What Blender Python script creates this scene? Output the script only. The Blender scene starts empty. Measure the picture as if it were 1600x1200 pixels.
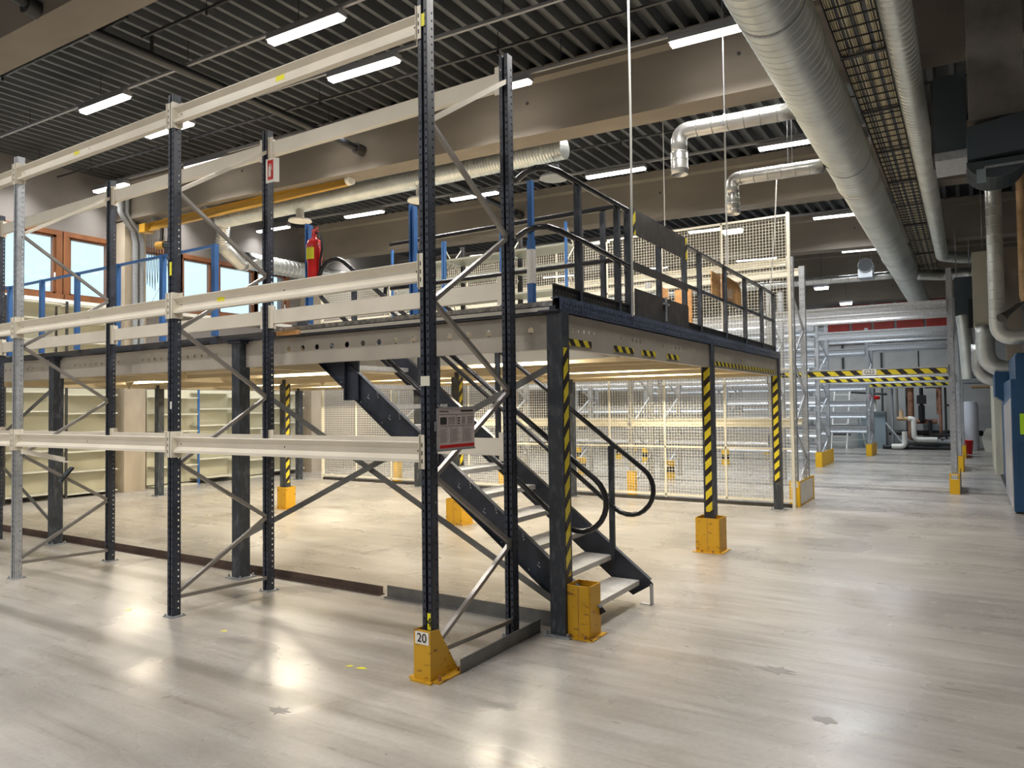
import bpy, math, random
from mathutils import Vector, Matrix
random.seed(7)
PI = math.pi
D = bpy.data
SC = bpy.context.scene
COL = SC.collection

# ------------------------------------------------------------------ camera
cam_d = D.cameras.new('camera'); cam = D.objects.new('camera', cam_d); COL.objects.link(cam)
CAM = Vector((2.818, -3.515, 1.65))
yaw, pit, rol = map(math.radians, (32.178, 1.741, -0.705))
fw = Vector((-math.sin(yaw)*math.cos(pit), math.cos(yaw)*math.cos(pit), math.sin(pit)))
rt = Vector((math.cos(yaw), math.sin(yaw), 0)); up = rt.cross(fw)
c_, s_ = math.cos(rol), math.sin(rol)
rt2 = c_*rt + s_*up; up2 = -s_*rt + c_*up
cam.matrix_world = Matrix(((rt2.x, up2.x, -fw.x, CAM.x), (rt2.y, up2.y, -fw.y, CAM.y), (rt2.z, up2.z, -fw.z, CAM.z), (0, 0, 0, 1)))
cam_d.sensor_width = 36; cam_d.lens = 1133.2*36/1600; cam_d.clip_start = 0.05; cam_d.clip_end = 200
SC.camera = cam
# ------------------------------------------------------------------ world, exposure
w = D.worlds.new('World'); SC.world = w; w.use_nodes = True
bg = w.node_tree.nodes['Background']
bg.inputs[0].default_value = (0.62, 0.86, 1.0, 1); bg.inputs[1].default_value = 0.95
SC.view_settings.view_transform = 'Standard'; SC.view_settings.look = 'None'
SC.view_settings.exposure = 0.74; SC.view_settings.gamma = 1; SC.view_settings.use_curve_mapping = False
try:
    SC.cycles.use_denoising = True; SC.cycles.max_bounces = 7; SC.cycles.diffuse_bounces = 4
    SC.cycles.glossy_bounces = 3; SC.cycles.transparent_max_bounces = 12; SC.cycles.sample_clamp_indirect = 6
    SC.cycles.caustics_reflective = False; SC.cycles.caustics_refractive = False
except Exception: pass
LAMP = 5.0       # strength of the ceiling light diffusers
LAMP_W = 42.0    # watts of each ceiling light, thrown downwards by its reflector

# ------------------------------------------------------------------ materials
def nodes(name):
    m = D.materials.new(name); m.use_nodes = True
    return m, m.node_tree.nodes, m.node_tree.links, m.node_tree.nodes['Principled BSDF']
def pmat(name, col, rough=0.5, metal=0.0, var=0.0, scale=6.0, bump=0.0, stretch=None, emis=None, spec=None, roughvar=0.0, col2=None, thr=None):
    m, n, l, b = nodes(name)
    b.inputs['Base Color'].default_value = (*col, 1); b.inputs['Roughness'].default_value = rough
    b.inputs['Metallic'].default_value = metal
    if spec is not None: b.inputs['Specular IOR Level'].default_value = spec
    if emis: b.inputs['Emission Color'].default_value = (*emis[0], 1); b.inputs['Emission Strength'].default_value = emis[1]
    if var or bump or col2:
        tc = n.new('ShaderNodeTexCoord'); mp = n.new('ShaderNodeMapping'); nz = n.new('ShaderNodeTexNoise')
        l.new(tc.outputs['Object'], mp.inputs[0]); l.new(mp.outputs[0], nz.inputs['Vector'])
        if stretch: mp.inputs['Scale'].default_value = stretch
        nz.inputs['Scale'].default_value = scale; nz.inputs['Detail'].default_value = 5
        cr = n.new('ShaderNodeValToRGB'); l.new(nz.outputs['Fac'], cr.inputs[0])
        c2 = col2 or tuple(min(1, c*(1+var)) for c in col); c1 = tuple(c*(1-var) for c in col)
        e = cr.color_ramp.elements; e[0].color = (*c1, 1); e[1].color = (*c2, 1)
        e[0].position = thr[0] if thr else .3; e[1].position = thr[1] if thr else .7
        l.new(cr.outputs[0], b.inputs['Base Color'])
        if bump:
            bp = n.new('ShaderNodeBump'); bp.inputs['Strength'].default_value = bump; bp.inputs['Distance'].default_value = 0.01
            l.new(nz.outputs['Fac'], bp.inputs['Height']); l.new(bp.outputs[0], b.inputs['Normal'])
    return m
M = {}
M['navy'] = pmat('navy_paint', (0.030, 0.036, 0.052), 0.42, var=.35, scale=9)
M['slate'] = pmat('slate_paint', (0.040, 0.048, 0.062), 0.45, col2=(0.13, 0.14, 0.16), var=.2, scale=7, stretch=(3, 3, 1.2), thr=(.5, .85))
M['black'] = pmat('black_paint', (0.014, 0.015, 0.018), 0.32, var=.2)
M['ink'] = pmat('black_ink', (0.01, 0.01, 0.012), 0.6)
M['tube'] = pmat('black_tube', (0.016, 0.016, 0.018), 0.22, var=.2)
M['cream'] = pmat('cream_paint', (0.72, 0.67, 0.57), 0.38, var=.06, scale=3)
M['joist'] = pmat('joist_cream', (0.66, 0.56, 0.38), 0.5, var=.05, scale=2)
M['primary'] = pmat('primary_beam', (0.40, 0.365, 0.315), 0.45, var=.08, scale=4)
M['white'] = pmat('white_paint', (0.78, 0.77, 0.72), 0.45)
M['fence'] = pmat('fence_cream', (0.74, 0.70, 0.58), 0.5)
M['galv'] = pmat('galvanised_steel', (0.43, 0.45, 0.48), 0.42, 0.55, var=.16, scale=26)
M['galvd'] = pmat('galvanised_dull', (0.30, 0.32, 0.34), 0.5, 0.4, var=.2, scale=40)
M['steel'] = pmat('brace_steel', (0.30, 0.28, 0.26), 0.35, 0.6, var=.1)
M['duct'] = pmat('spiral_duct_zinc', (0.64, 0.67, 0.65), 0.34, 0.6, var=.13, scale=3)
M['ductw'] = pmat('bright_duct', (0.56, 0.56, 0.54), 0.30, 0.8, var=.1, scale=5)
M['yellow'] = pmat('guard_yellow', (0.62, 0.34, 0.015), 0.5, col2=(0.25, 0.12, 0.02), var=.0, scale=14, stretch=(1, 1, 2.2), thr=(.60, .70))
M['yellow2'] = pmat('guard_yellow_clean', (0.80, 0.46, 0.012), 0.5)
M['crane'] = pmat('crane_yellow', (0.46, 0.25, 0.02), 0.5)
M['blue'] = pmat('blue_paint', (0.035, 0.13, 0.36), 0.4, var=.15, scale=5)
M['deckblue'] = pmat('deck_edge_blue', (0.035, 0.055, 0.12), 0.4, col2=(0.10, 0.13, 0.2), var=.2, scale=60, thr=(.45, .6))
M['mblue'] = pmat('machine_blue', (0.018, 0.075, 0.18), 0.35, var=.1, scale=2)
M['mside'] = pmat('machine_side', (0.40, 0.40, 0.42), 0.3, 0.3, col2=(.62, .6, .62), var=.25, scale=5, stretch=(1, 1, .4))
M['red'] = pmat('red_paint', (0.55, 0.012, 0.012), 0.3)
M['redpanel'] = pmat('red_panel', (0.55, 0.05, 0.035), 0.5, var=.2, scale=2)
M['labely'] = pmat('label_yellow', (0.80, 0.75, 0.03), 0.5)
M['wood'] = pmat('window_wood', (0.19, 0.075, 0.03), 0.45, var=.25, scale=5, stretch=(1, 1, .15))
M['ply'] = pmat('plywood', (0.70, 0.38, 0.15), 0.6, var=.2, scale=6, stretch=(1, 1, 6))
M['wall'] = pmat('wall_plaster', (0.21, 0.198, 0.192), 0.9, var=.06, scale=2, bump=.1)
M['wallg'] = pmat('wall_panel', (0.52, 0.50, 0.40), 0.7, var=.05, scale=1.5)
M['wallp'] = pmat('grey_panel', (0.46, 0.46, 0.45), 0.7, var=.08, scale=2)
M['conc'] = pmat('concrete', (0.22, 0.19, 0.155), 0.85, var=.16, scale=1.7, bump=.25, stretch=(.35, 1, 1))
M['concl'] = pmat('concrete_light', (0.40, 0.34, 0.26), 0.85, var=.18, scale=2.4, bump=.25, stretch=(1, 1, .3))
M['ceil'] = pmat('roof_sheet', (0.085, 0.092, 0.10), 0.55, 0.2, var=.12, scale=2)
M['lampbody'] = pmat('lamp_body', (0.28, 0.28, 0.29), 0.5)
M['lamp'] = pmat('lamp_diffuser', (0.9, 0.9, 0.88), 0.5, emis=((1.0, 0.95, 0.88), LAMP))
M['spot'] = pmat('spot_diffuser', (0.9, 0.9, 0.9), 0.5, emis=((0.92, 0.96, 1.0), LAMP*6))
M['lampfill'] = pmat('warm_fill_diffuser', (0.9, 0.85, 0.7), 0.5, emis=((1.0, 0.88, 0.65), 2.0))  # glow of the strip lamps added under the deck
M['stain'] = pmat('floor_stain', (0.22, 0.205, 0.19), 0.4)
M['wrap'] = pmat('lagging', (0.20, 0.185, 0.165), 0.6, 0.2, var=.35, scale=3, bump=.3)
M['fan'] = pmat('fan_casing', (0.05, 0.066, 0.08), 0.45, var=.15, scale=2)
M['tan'] = pmat('insulated_pipe', (0.50, 0.33, 0.18), 0.6, var=.15, scale=4)
M['rust'] = pmat('rusty_pipe', (0.26, 0.13, 0.08), 0.7, var=.4, scale=8)
M['dark'] = pmat('dark_steel', (0.035, 0.033, 0.033), 0.55, var=.3)
M['brown'] = pmat('brown_steel', (0.035, 0.031, 0.029), 0.5, col2=(.065, .058, .052), var=.2, scale=8, thr=(.4, .75))
M['angle'] = pmat('angle_steel', (0.17, 0.17, 0.165), 0.4, .4, var=.2, scale=6)
M['rustbar'] = pmat('rusty_channel', (0.085, 0.055, 0.042), 0.6, var=.35, scale=5)
M['cabinet'] = pmat('cabinet_grey', (0.24, 0.30, 0.33), 0.45)
M['sign'] = pmat('notice_grey', (0.56, 0.48, 0.47), 0.4)
M['lime'] = pmat('lime_sticker', (0.45, 0.8, 0.02), 0.5)
M['cable'] = pmat('cable_cream', (0.90, 0.78, 0.56), 0.7, var=.2, scale=30, stretch=(6, .1, 1))
M['rope'] = pmat('cable_white', (0.42, 0.42, 0.39), 0.6)
M['shelf'] = pmat('shelf_grey_green', (0.66, 0.65, 0.55), 0.5)
M['shelfg'] = pmat('shelf_green_grey', (0.36, 0.38, 0.33), 0.4)
M['under'] = pmat('deck_board', (0.50, 0.42, 0.30), 0.7, var=.08)
M['shelfback'] = pmat('shelf_back', (0.62, 0.60, 0.47), 0.75, var=.05, scale=2)
M['tread'] = pmat('tread_grey', (0.52, 0.50, 0.47), 0.6, var=.12, scale=30)
M['grate'] = pmat('deck_plank', (0.32, 0.32, 0.32), 0.45, .5, var=.5, scale=26)
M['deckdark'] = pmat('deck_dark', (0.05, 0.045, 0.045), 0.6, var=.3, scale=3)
M['poly'] = pmat('plastic_white', (0.70, 0.72, 0.80), 0.4)
M['teal'] = pmat('teal_casing', (0.03, 0.09, 0.085), 0.5)
# glass
def glassmat():
    m, n, l, b = nodes('window_glass')
    t = n.new('ShaderNodeBsdfTransparent'); g = n.new('ShaderNodeBsdfGlossy'); mx = n.new('ShaderNodeMixShader')
    g.inputs['Roughness'].default_value = .02; mx.inputs[0].default_value = .06
    t.inputs[0].default_value = (.95, .98, 1, 1)
    l.new(t.outputs[0], mx.inputs[1]); l.new(g.outputs[0], mx.inputs[2]); l.new(mx.outputs[0], n['Material Output'].inputs[0])
    return m
M['glass'] = glassmat()
# hazard stripes: sign = direction of the slant, per = period in metres
def hazard(name, sy, per, frac=.5, ycol=(0.74, 0.60, 0.03), bcol=(0.02, 0.014, 0.012)):
    m, n, l, b = nodes(name)
    tc = n.new('ShaderNodeTexCoord'); dp = n.new('ShaderNodeVectorMath'); dp.operation = 'DOT_PRODUCT'
    l.new(tc.outputs['Object'], dp.inputs[0]); dp.inputs[1].default_value = (sy/per, sy/per, 1/per)
    fr = n.new('ShaderNodeMath'); fr.operation = 'FRACT'; l.new(dp.outputs['Value'], fr.inputs[0])
    gt = n.new('ShaderNodeMath'); gt.operation = 'GREATER_THAN'; l.new(fr.outputs[0], gt.inputs[0]); gt.inputs[1].default_value = frac
    mx = n.new('ShaderNodeMix'); mx.data_type = 'RGBA'; l.new(gt.outputs[0], mx.inputs[0])
    mx.inputs[6].default_value = (*bcol, 1); mx.inputs[7].default_value = (*ycol, 1)
    l.new(mx.outputs[2], b.inputs['Base Color']); b.inputs['Roughness'].default_value = .4
    return m
M['hazcol'] = hazard('hazard_tape_column', -1, .17, .45)
M['hazbeam'] = hazard('hazard_tape_beam', 1, .16, .5)
M['hazfar'] = hazard('hazard_tape_portal', 1, .26, .45)
# floor: polished concrete with broad stains, scuffs and faint tyre marks
def floormat():
    m, n, l, b = nodes('polished_concrete_floor')
    tc = n.new('ShaderNodeTexCoord')
    def noise(scale, det, st=(1, 1, 1), rot=0, dist=0):
        mp = n.new('ShaderNodeMapping'); mp.inputs['Scale'].default_value = st; mp.inputs['Rotation'].default_value = (0, 0, rot)
        l.new(tc.outputs['Object'], mp.inputs[0]); z = n.new('ShaderNodeTexNoise'); l.new(mp.outputs[0], z.inputs['Vector'])
        z.inputs['Scale'].default_value = scale; z.inputs['Detail'].default_value = det; z.inputs['Distortion'].default_value = dist
        return z.outputs['Fac']
    def ramp(src, p0, c0, p1, c1):
        r = n.new('ShaderNodeValToRGB'); l.new(src, r.inputs[0]); e = r.color_ramp.elements
        e[0].position = p0; e[0].color = (*c0, 1); e[1].position = p1; e[1].color = (*c1, 1); return r.outputs[0]
    def mul(a, c, f=1):
        x = n.new('ShaderNodeMix'); x.data_type = 'RGBA'; x.blend_type = 'MULTIPLY'; x.inputs[0].default_value = f
        l.new(a, x.inputs[6]); l.new(c, x.inputs[7]); return x.outputs[2]
    base = ramp(noise(.45, 6), .32, (.335, .324, .312), .68, (.425, .403, .372))
    st = ramp(noise(1.3, 4, (1, .55, 1), .4), .30, (.84, .83, .82), .66, (1.04, 1.03, 1.02))
    scuff = ramp(noise(5.0, 6, (.22, 2.0, 1), .55, .4), .22, (.82, .80, .78), .62, (1.03, 1.03, 1.03))
    scuff2 = ramp(noise(3.5, 6, (.16, 2.2, 1), -.75, .3), .24, (.84, .82, .80), .64, (1.03, 1.03, 1.03))
    smear = ramp(noise(9, 4, (.12, 1.8, 1), .35, .3), .30, (.84, .82, .80), .42, (1, 1, 1))
    marks = ramp(noise(7, 1, (.5, 3.2, 1), 1.0, .2), .20, (.55, .53, .52), .24, (1, 1, 1))
    fine = ramp(noise(30, 4), .3, (.93, .93, .93), .6, (1.03, 1.03, 1.03))
    spots = ramp(noise(11, 2, (1, 1.6, 1)), .235, (.45, .43, .42), .265, (1, 1, 1))
    c = mul(mul(mul(mul(mul(mul(mul(base, st), scuff), scuff2), fine), spots), marks), smear)
    l.new(c, b.inputs['Base Color'])
    rr = ramp(noise(1.1, 6, dist=.6), .3, (.20, .20, .20), .7, (.42, .42, .42)); l.new(rr, b.inputs['Roughness'])
    b.inputs['Specular IOR Level'].default_value = .6
    bp = n.new('ShaderNodeBump'); bp.inputs['Strength'].default_value = .06; bp.inputs['Distance'].default_value = .02
    l.new(noise(2.2, 5), bp.inputs['Height']); l.new(bp.outputs[0], b.inputs['Normal'])
    return m
M['floor'] = floormat()

# ------------------------------------------------------------------ mesh builder
class MB:
    def __init__(s): s.v = []; s.f = []
    def add(s, vs, fs):
        k = len(s.v); s.v += [tuple(p) for p in vs]; s.f += [tuple(i+k for i in q) for q in fs]; return s
    def box(s, x0, x1, y0, y1, z0, z1):
        return s.add([(x0,y0,z0),(x1,y0,z0),(x1,y1,z0),(x0,y1,z0),(x0,y0,z1),(x1,y0,z1),(x1,y1,z1),(x0,y1,z1)],
                     [(0,3,2,1),(4,5,6,7),(0,1,5,4),(1,2,6,5),(2,3,7,6),(3,0,4,7)])
    def bar(s, p, q, w_, h_, hint=(0, 0, 1)):
        p, q = Vector(p), Vector(q); d = (q-p).normalized(); hv = Vector(hint)
        if abs(d.dot(hv)) > .98: hv = Vector((1, 0, 0))
        a = d.cross(hv).normalized()*w_/2; b = a.cross(d).normalized()*h_/2
        vs = [p-a-b, p+a-b, p+a+b, p-a+b, q-a-b, q+a-b, q+a+b, q-a+b]
        return s.add(vs, [(0,3,2,1),(4,5,6,7),(0,1,5,4),(1,2,6,5),(2,3,7,6),(3,0,4,7)])
    def prism(s, prof, p, q, u, v):
        # prof: closed list of (a, b) in directions u, v swept from p to q
        p, q, u, v = Vector(p), Vector(q), Vector(u), Vector(v); k = len(prof)
        vs = [p+u*a+v*b for a, b in prof]+[q+u*a+v*b for a, b in prof]
        return s.add(vs, [tuple(range(k-1, -1, -1)), tuple(range(k, 2*k))]+[(i, (i+1) % k, k+(i+1) % k, k+i) for i in range(k)])
    def tube(s, pts, r, n=12, cap=True, radii=None):
        pts = [Vector(p) for p in pts]; m = len(pts); prev = None; rings = []
        for i, p in enumerate(pts):
            t = (pts[min(i+1, m-1)]-pts[max(i-1, 0)]).normalized()
            if prev is None:
                h = Vector((0, 0, 1)) if abs(t.z) < .9 else Vector((1, 0, 0)); a = t.cross(h).normalized()
            else: a = (prev-t*prev.dot(t)).normalized()
            prev = a; b = t.cross(a); rr = radii[i] if radii else r
            rings.append([p+a*rr*math.cos(2*PI*j/n)+b*rr*math.sin(2*PI*j/n) for j in range(n)])
        vs = [q for g in rings for q in g]; fs = []
        for i in range(m-1):
            for j in range(n): fs.append((i*n+j, i*n+(j+1) % n, (i+1)*n+(j+1) % n, (i+1)*n+j))
        if cap: fs += [tuple(range(n-1, -1, -1)), tuple(range((m-1)*n, m*n))]
        return s.add(vs, fs)
    def lathe(s, prof, c, n=20):
        vs = []; fs = []
        for r, z in prof:
            vs += [(c[0]+r*math.cos(2*PI*j/n), c[1]+r*math.sin(2*PI*j/n), c[2]+z) for j in range(n)]
        for i in range(len(prof)-1):
            for j in range(n): fs.append((i*n+j, i*n+(j+1) % n, (i+1)*n+(j+1) % n, (i+1)*n+j))
        fs += [tuple(range(n-1, -1, -1)), tuple(range((len(prof)-1)*n, len(prof)*n))]
        return s.add(vs, fs)
    def sheet(s, o, u, v, W, H, holes, hw, hh):
        # sheet from o spanning W*u, H*v with one column of rectangular holes at (cu, [cv...])
        o, u, v = Vector(o), Vector(u), Vector(v)
        cols = sorted(holes); 
        def q(a, b, c, d):
            if b-a > 1e-6 and d-c > 1e-6: s.add([o+u*a+v*c, o+u*b+v*c, o+u*b+v*d, o+u*a+v*d], [(0, 1, 2, 3)])
        last = 0
        for cu, cvs in cols:
            q(last, cu-hw/2, 0, H)
            lv = 0
            for cv in cvs:
                q(cu-hw/2, cu+hw/2, lv, cv-hh/2); lv = cv+hh/2
            q(cu-hw/2, cu+hw/2, lv, H); last = cu+hw/2
        q(last, W, 0, H); return s
    def round_holes(s, o, u, v, W, H, cus, cv, r):
        o, u, v = Vector(o), Vector(u), Vector(v)
        def P(a, b): return o+u*a+v*b
        c = r*1.25; last = 0
        s.add([P(0, 0), P(W, 0), P(W, cv-c), P(0, cv-c)], [(0, 1, 2, 3)]); s.add([P(0, cv+c), P(W, cv+c), P(W, H), P(0, H)], [(0, 1, 2, 3)])
        for cu in sorted(cus):
            s.add([P(last, cv-c), P(cu-c, cv-c), P(cu-c, cv+c), P(last, cv+c)], [(0, 1, 2, 3)])
            sq = [(c, 0), (c, c), (0, c), (-c, c), (-c, 0), (-c, -c), (0, -c), (c, -c)]
            ou = []; inn = []
            for k in range(16):
                if k % 2 == 0: ou.append(sq[k//2])
                else: a = sq[k//2]; b = sq[(k//2+1) % 8]; ou.append(((a[0]+b[0])/2, (a[1]+b[1])/2))
                t = 2*PI*k/16; inn.append((r*math.cos(t), r*math.sin(t)))
            s.add([P(cu+a, cv+b) for a, b in ou]+[P(cu+a, cv+b) for a, b in inn], [(k, (k+1) % 16, 16+(k+1) % 16, 16+k) for k in range(16)])
            last = cu+c
        s.add([P(last, cv-c), P(W, cv-c), P(W, cv+c), P(last, cv+c)], [(0, 1, 2, 3)]); return s
def arc(c, r, a0, a1, u, v, n=8):
    c, u, v = Vector(c), Vector(u), Vector(v)
    return [c+u*r*math.cos(a0+(a1-a0)*i/n)+v*r*math.sin(a0+(a1-a0)*i/n) for i in range(n+1)]
def ribbed(p, q, r, pitch=.13, n=28, h=.0035):
    p, q = Vector(p), Vector(q); L = (q-p).length; d = (q-p)/L; pts = []; rad = []; t = 0
    while t < L:
        for dt, dr in ((0, 0), (pitch-.012, 0), (pitch-.006, h*1.7)) if pitch > .06 else ((0, 0), (pitch-.018, 0), (pitch-.009, h)):
            if t+dt < L: pts.append(p+d*(t+dt)); rad.append(r+dr)
        t += pitch
    pts.append(q); rad.append(r); return pts, rad

WL = {}
def worldloc(o): return WL.get(o.name, Vector((0, 0, 0)))
def mesh(name, mb, mat, smooth=False):
    me = D.meshes.new(name); me.from_pydata(mb.v, [], mb.f); me.update()
    me.materials.append(M[mat] if isinstance(mat, str) else mat)
    if smooth:
        for p in me.polygons: p.use_smooth = True
        try: me.set_sharp_from_angle(angle=math.radians(40))
        except Exception: pass
    return me
def part(name, mb, mat, parent, smooth=False, solid=0, label=None, kind=None):
    off = worldloc(parent)
    if off.length > 0: mb.v = [(x-off.x, y-off.y, z-off.z) for x, y, z in mb.v]
    o = D.objects.new(name, mesh(name, mb, mat, smooth)); COL.objects.link(o); o.parent = parent
    WL[o.name] = off.copy()
    if solid: md = o.modifiers.new('solid', 'SOLIDIFY'); md.thickness = solid; md.offset = -1
    if label: o['label'] = label
    if kind: o['kind'] = kind
    return o
def tag(o, label, cat, group=None, kind=None):
    if label: o['label'] = label
    if cat: o['category'] = cat
    if group: o['group'] = group
    if kind: o['kind'] = kind
    return o
def thing(name, label, cat, loc=(0, 0, 0), group=None):
    o = D.objects.new(name, None); COL.objects.link(o); o.location = loc; o.empty_display_size = .2
    WL[o.name] = Vector(loc); return tag(o, label, cat, group)
def single(name, mb, mat, label, cat, group=None, smooth=False, solid=0, kind=None, loc=None):
    # origin at the base centre of the mesh
    if loc is None:
        xs, ys, zs = zip(*mb.v); loc = ((min(xs)+max(xs))/2, (min(ys)+max(ys))/2, min(zs))
    mb.v = [(x-loc[0], y-loc[1], z-loc[2]) for x, y, z in mb.v]
    o = D.objects.new(name, mesh(name, mb, mat, smooth)); COL.objects.link(o); o.location = loc; WL[o.name] = Vector(loc)
    if solid: md = o.modifiers.new('solid', 'SOLIDIFY'); md.thickness = solid; md.offset = -1
    return tag(o, label, cat, group, kind)
def dup(o, loc, label=None, group=None, rot=None, skip=()):
    def cp(a, par):
        c = a.copy(); COL.objects.link(c)
        if par: c.parent = par
        for ch in a.children:
            if ch.name.split('.')[0] not in skip: cp(ch, c)
        return c
    r = cp(o, None); r.location = loc
    if label: r['label'] = label
    if group: r['group'] = group
    if rot is not None: r.rotation_euler = rot
    return r
def text(name, s, size, mtx, mat, parent, depth=.001):
    cu = D.curves.new(name, 'FONT'); cu.body = s; cu.size = size; cu.extrude = depth; cu.align_x = 'CENTER'; cu.align_y = 'CENTER'
    t = D.objects.new(name+'_tmp', cu); COL.objects.link(t)
    dg = bpy.context.evaluated_depsgraph_get(); me = D.meshes.new_from_object(t.evaluated_get(dg))
    D.objects.remove(t); me.transform(mtx); me.materials.clear(); me.materials.append(M[mat])
    off = worldloc(parent); me.transform(Matrix.Translation(-off))
    o = D.objects.new(name, me); COL.objects.link(o); o.parent = parent; WL[o.name] = off.copy(); return o
def frame_mtx(o, x, y):   # local x,y axes -> world directions
    x, y = Vector(x).normalized(), Vector(y).normalized(); z = x.cross(y)
    return Matrix(((x.x, y.x, z.x, o[0]), (x.y, y.y, z.y, o[1]), (x.z, y.z, z.z, o[2]), (0, 0, 0, 1)))

# roof falls gently towards +X
SL = .03
def roofz(x): return 6.02-SL*(x-1)

# ================================================================== STRUCTURE
XW, XE, YS, YN = -12.1, 6.5, -13.0, 26.6
single('floor', MB().box(XW-.3, XE+.3, YS-.3, YN+.3, -.2, 0), 'floor', None, None, kind='structure', loc=(0, 0, 0))
# corrugated roof sheet, ribs along Y
mb = MB(); pitch = .24; prof = []
x = XW-.3
while x < XE+.3:
    prof += [(x, 0), (x+.045, 0), (x+.065, .13), (x+.215, .13)]; x += pitch
prof.append((x, 0))
vs = []; fs = []
for (px, pz) in prof:
    vs += [(px-1, YS-.3, pz), (px-1, YN+.3, pz)]
for i in range(len(prof)-1): fs.append((2*i, 2*i+2, 2*i+3, 2*i+1))
mb.add(vs, fs)
ce = single('ceiling', mb, 'ceil', None, None, kind='structure', loc=(0, 0, 0), solid=.01)
ce.location = (1, 0, 6.02); ce.rotation_euler = (0, SL, 0)
rl = single('roof_slab', MB().box(XW-1.4, XE-.6, YS-.3, YN+.3, .16, .3), 'dark', None, None, kind='structure', loc=(0, 0, 0))
rl.name = 'trim_1'; rl.location = (1, 0, 6.02); rl.rotation_euler = (0, SL, 0)
# walls
wy = []   # window openings on the left wall: (y0, y1)
wins = [(-2.6, .2), (.42, 2.42), (2.55, 3.62), (3.86, 4.64), (5.22, 6.17), (6.30, 7.03), (7.24, 8.2), (8.32, 9.2)]
ZB, ZT = 3.92, 5.08
mb = MB(); mb.box(XW-.3, XW, YS, YN, 0, ZB-.08); mb.box(XW-.3, XW, YS, YN, ZT+.08, 6.6)
edges = [YS]+[e for a, b in wins for e in (a-.0, b+.0)]+[YN]
for a, b in ((YS, -2.6), (9.2, YN)): mb.box(XW-.3, XW, a, b, ZB-.08, ZT+.08)
single('wall_left', mb, 'wall', None, None, kind='structure', loc=(XW, 0, 0))
single('wall_right', MB().box(XE, XE+.3, YS, YN, 0, 6.2), 'wallp', None, None, kind='structure')
single('wall_back', MB().box(XW-.3, XE+.3, YN, YN+.3, 0, 6.6), 'wallp', None, None, kind='structure')
single('wall_front', MB().box(XW-.3, XE+.3, YS-.3, YS, 0, 6.6), 'wall', None, None, kind='structure')
# windows: wooden frame with panes
for i, (a, b) in enumerate(wins):
    t = thing('window_%d' % (i+1), None, None, (XW, (a+b)/2, ZB)); t['kind'] = 'structure'
    fr = MB(); y0 = a-.11; y1 = b+.11; f = .055
    fr.box(XW-.12, XW+.05, y0, y1, ZT-.005, ZT+.09); fr.box(XW-.12, XW+.10, y0, y1, ZB-.09, ZB+.005)
    fr.box(XW-.12, XW+.045, y0, a, ZB, ZT); fr.box(XW-.12, XW+.045, b, y1, ZB, ZT)
    part('window_frame', fr, 'wood', t)
    sh = MB(); g = .045
    sh.box(XW-.09, XW+.01, a, b, ZT-g, ZT); sh.box(XW-.09, XW+.01, a, b, ZB, ZB+g); sh.box(XW-.09, XW+.01, a, a+g, ZB, ZT); sh.box(XW-.09, XW+.01, b-g, b, ZB, ZT)
    part('window_sash', sh, 'wood', t)
    part('window_pane', MB().box(XW-.05, XW-.04, a+g, b-g, ZB+g, ZT-g), 'glass', t)
    part('window_handle', MB().bar((XW+.02, b-.02, ZB+.3), (XW+.02, b-.02, ZB+.42), .02, .03), 'white', t, label='small white window handle')
single('trim_2', MB().box(XW, XW+.14, -2.7, 9.3, ZB-.17, ZB-.10), 'white', None, None, kind='structure')
# concrete beams across the hall
names = ['in the near left corner above the racks', 'nearest the racks, carrying the yellow crane track', 'second beyond the mezzanine racks', 'third beam, above the far end of the mesh fence', 'fourth beam, above the portal racks', 'last beam before the red back wall']
for i, Y in enumerate((-.2, 4.75, 9.7, 14.6, 19.5, 24.5)):
    t = thing('concrete_beam', 'precast grey concrete roof beam, '+names[i], 'beam', (1, Y+.24, 5.17))
    L0, L1 = XW-1-.02, XE-1
    pr = [(0, 0), (.40, 0), (.40, .68), (.48, .72), (.48, .86), (-.08, .86), (-.08, .72), (0, .68)]
    m2 = MB().prism(pr, (L0, -.24, 0), (L1, -.24, 0), (0, 1, 0), (0, 0, 1))
    o = D.objects.new('beam_body', mesh('beam_body', m2, 'conc')); COL.objects.link(o); o.parent = t
    for xx in (-9, -6.2, -3.1, -.3):
        hl = MB().tube([(xx, -.248, .44), (xx, -.2405, .44)], .022, 10); o = D.objects.new('lifting_plug', mesh('lifting_plug', hl, 'dark')); COL.objects.link(o); o.parent = t
    t.rotation_euler = (0, SL, 0)
for Y in (-.2, 4.75, 9.7, 14.6, 19.5, 24.5):
    if Y < 0: continue
    single('concrete_column', MB().box(XW+.02, XW+.42, Y, Y+.45, 0, 5.52), 'concl', {4.75: 'concrete wall column between the windows, with drain pipes in front', 9.7: 'concrete wall column at the far left, next to the mesh fence end'}.get(Y, 'concrete wall column hidden behind the fence racks at Y %.0f' % Y) if Y < 12 else 'concrete wall column beyond the mesh fence', 'column', group=None if Y < 12 else 'far concrete wall columns')
single('concrete_column', MB().box(3.56, 3.86, 15.95, 16.2, 0, 5.05), 'concl', 'tan lit concrete column beside the vertical spiral duct on the right', 'column')

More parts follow.
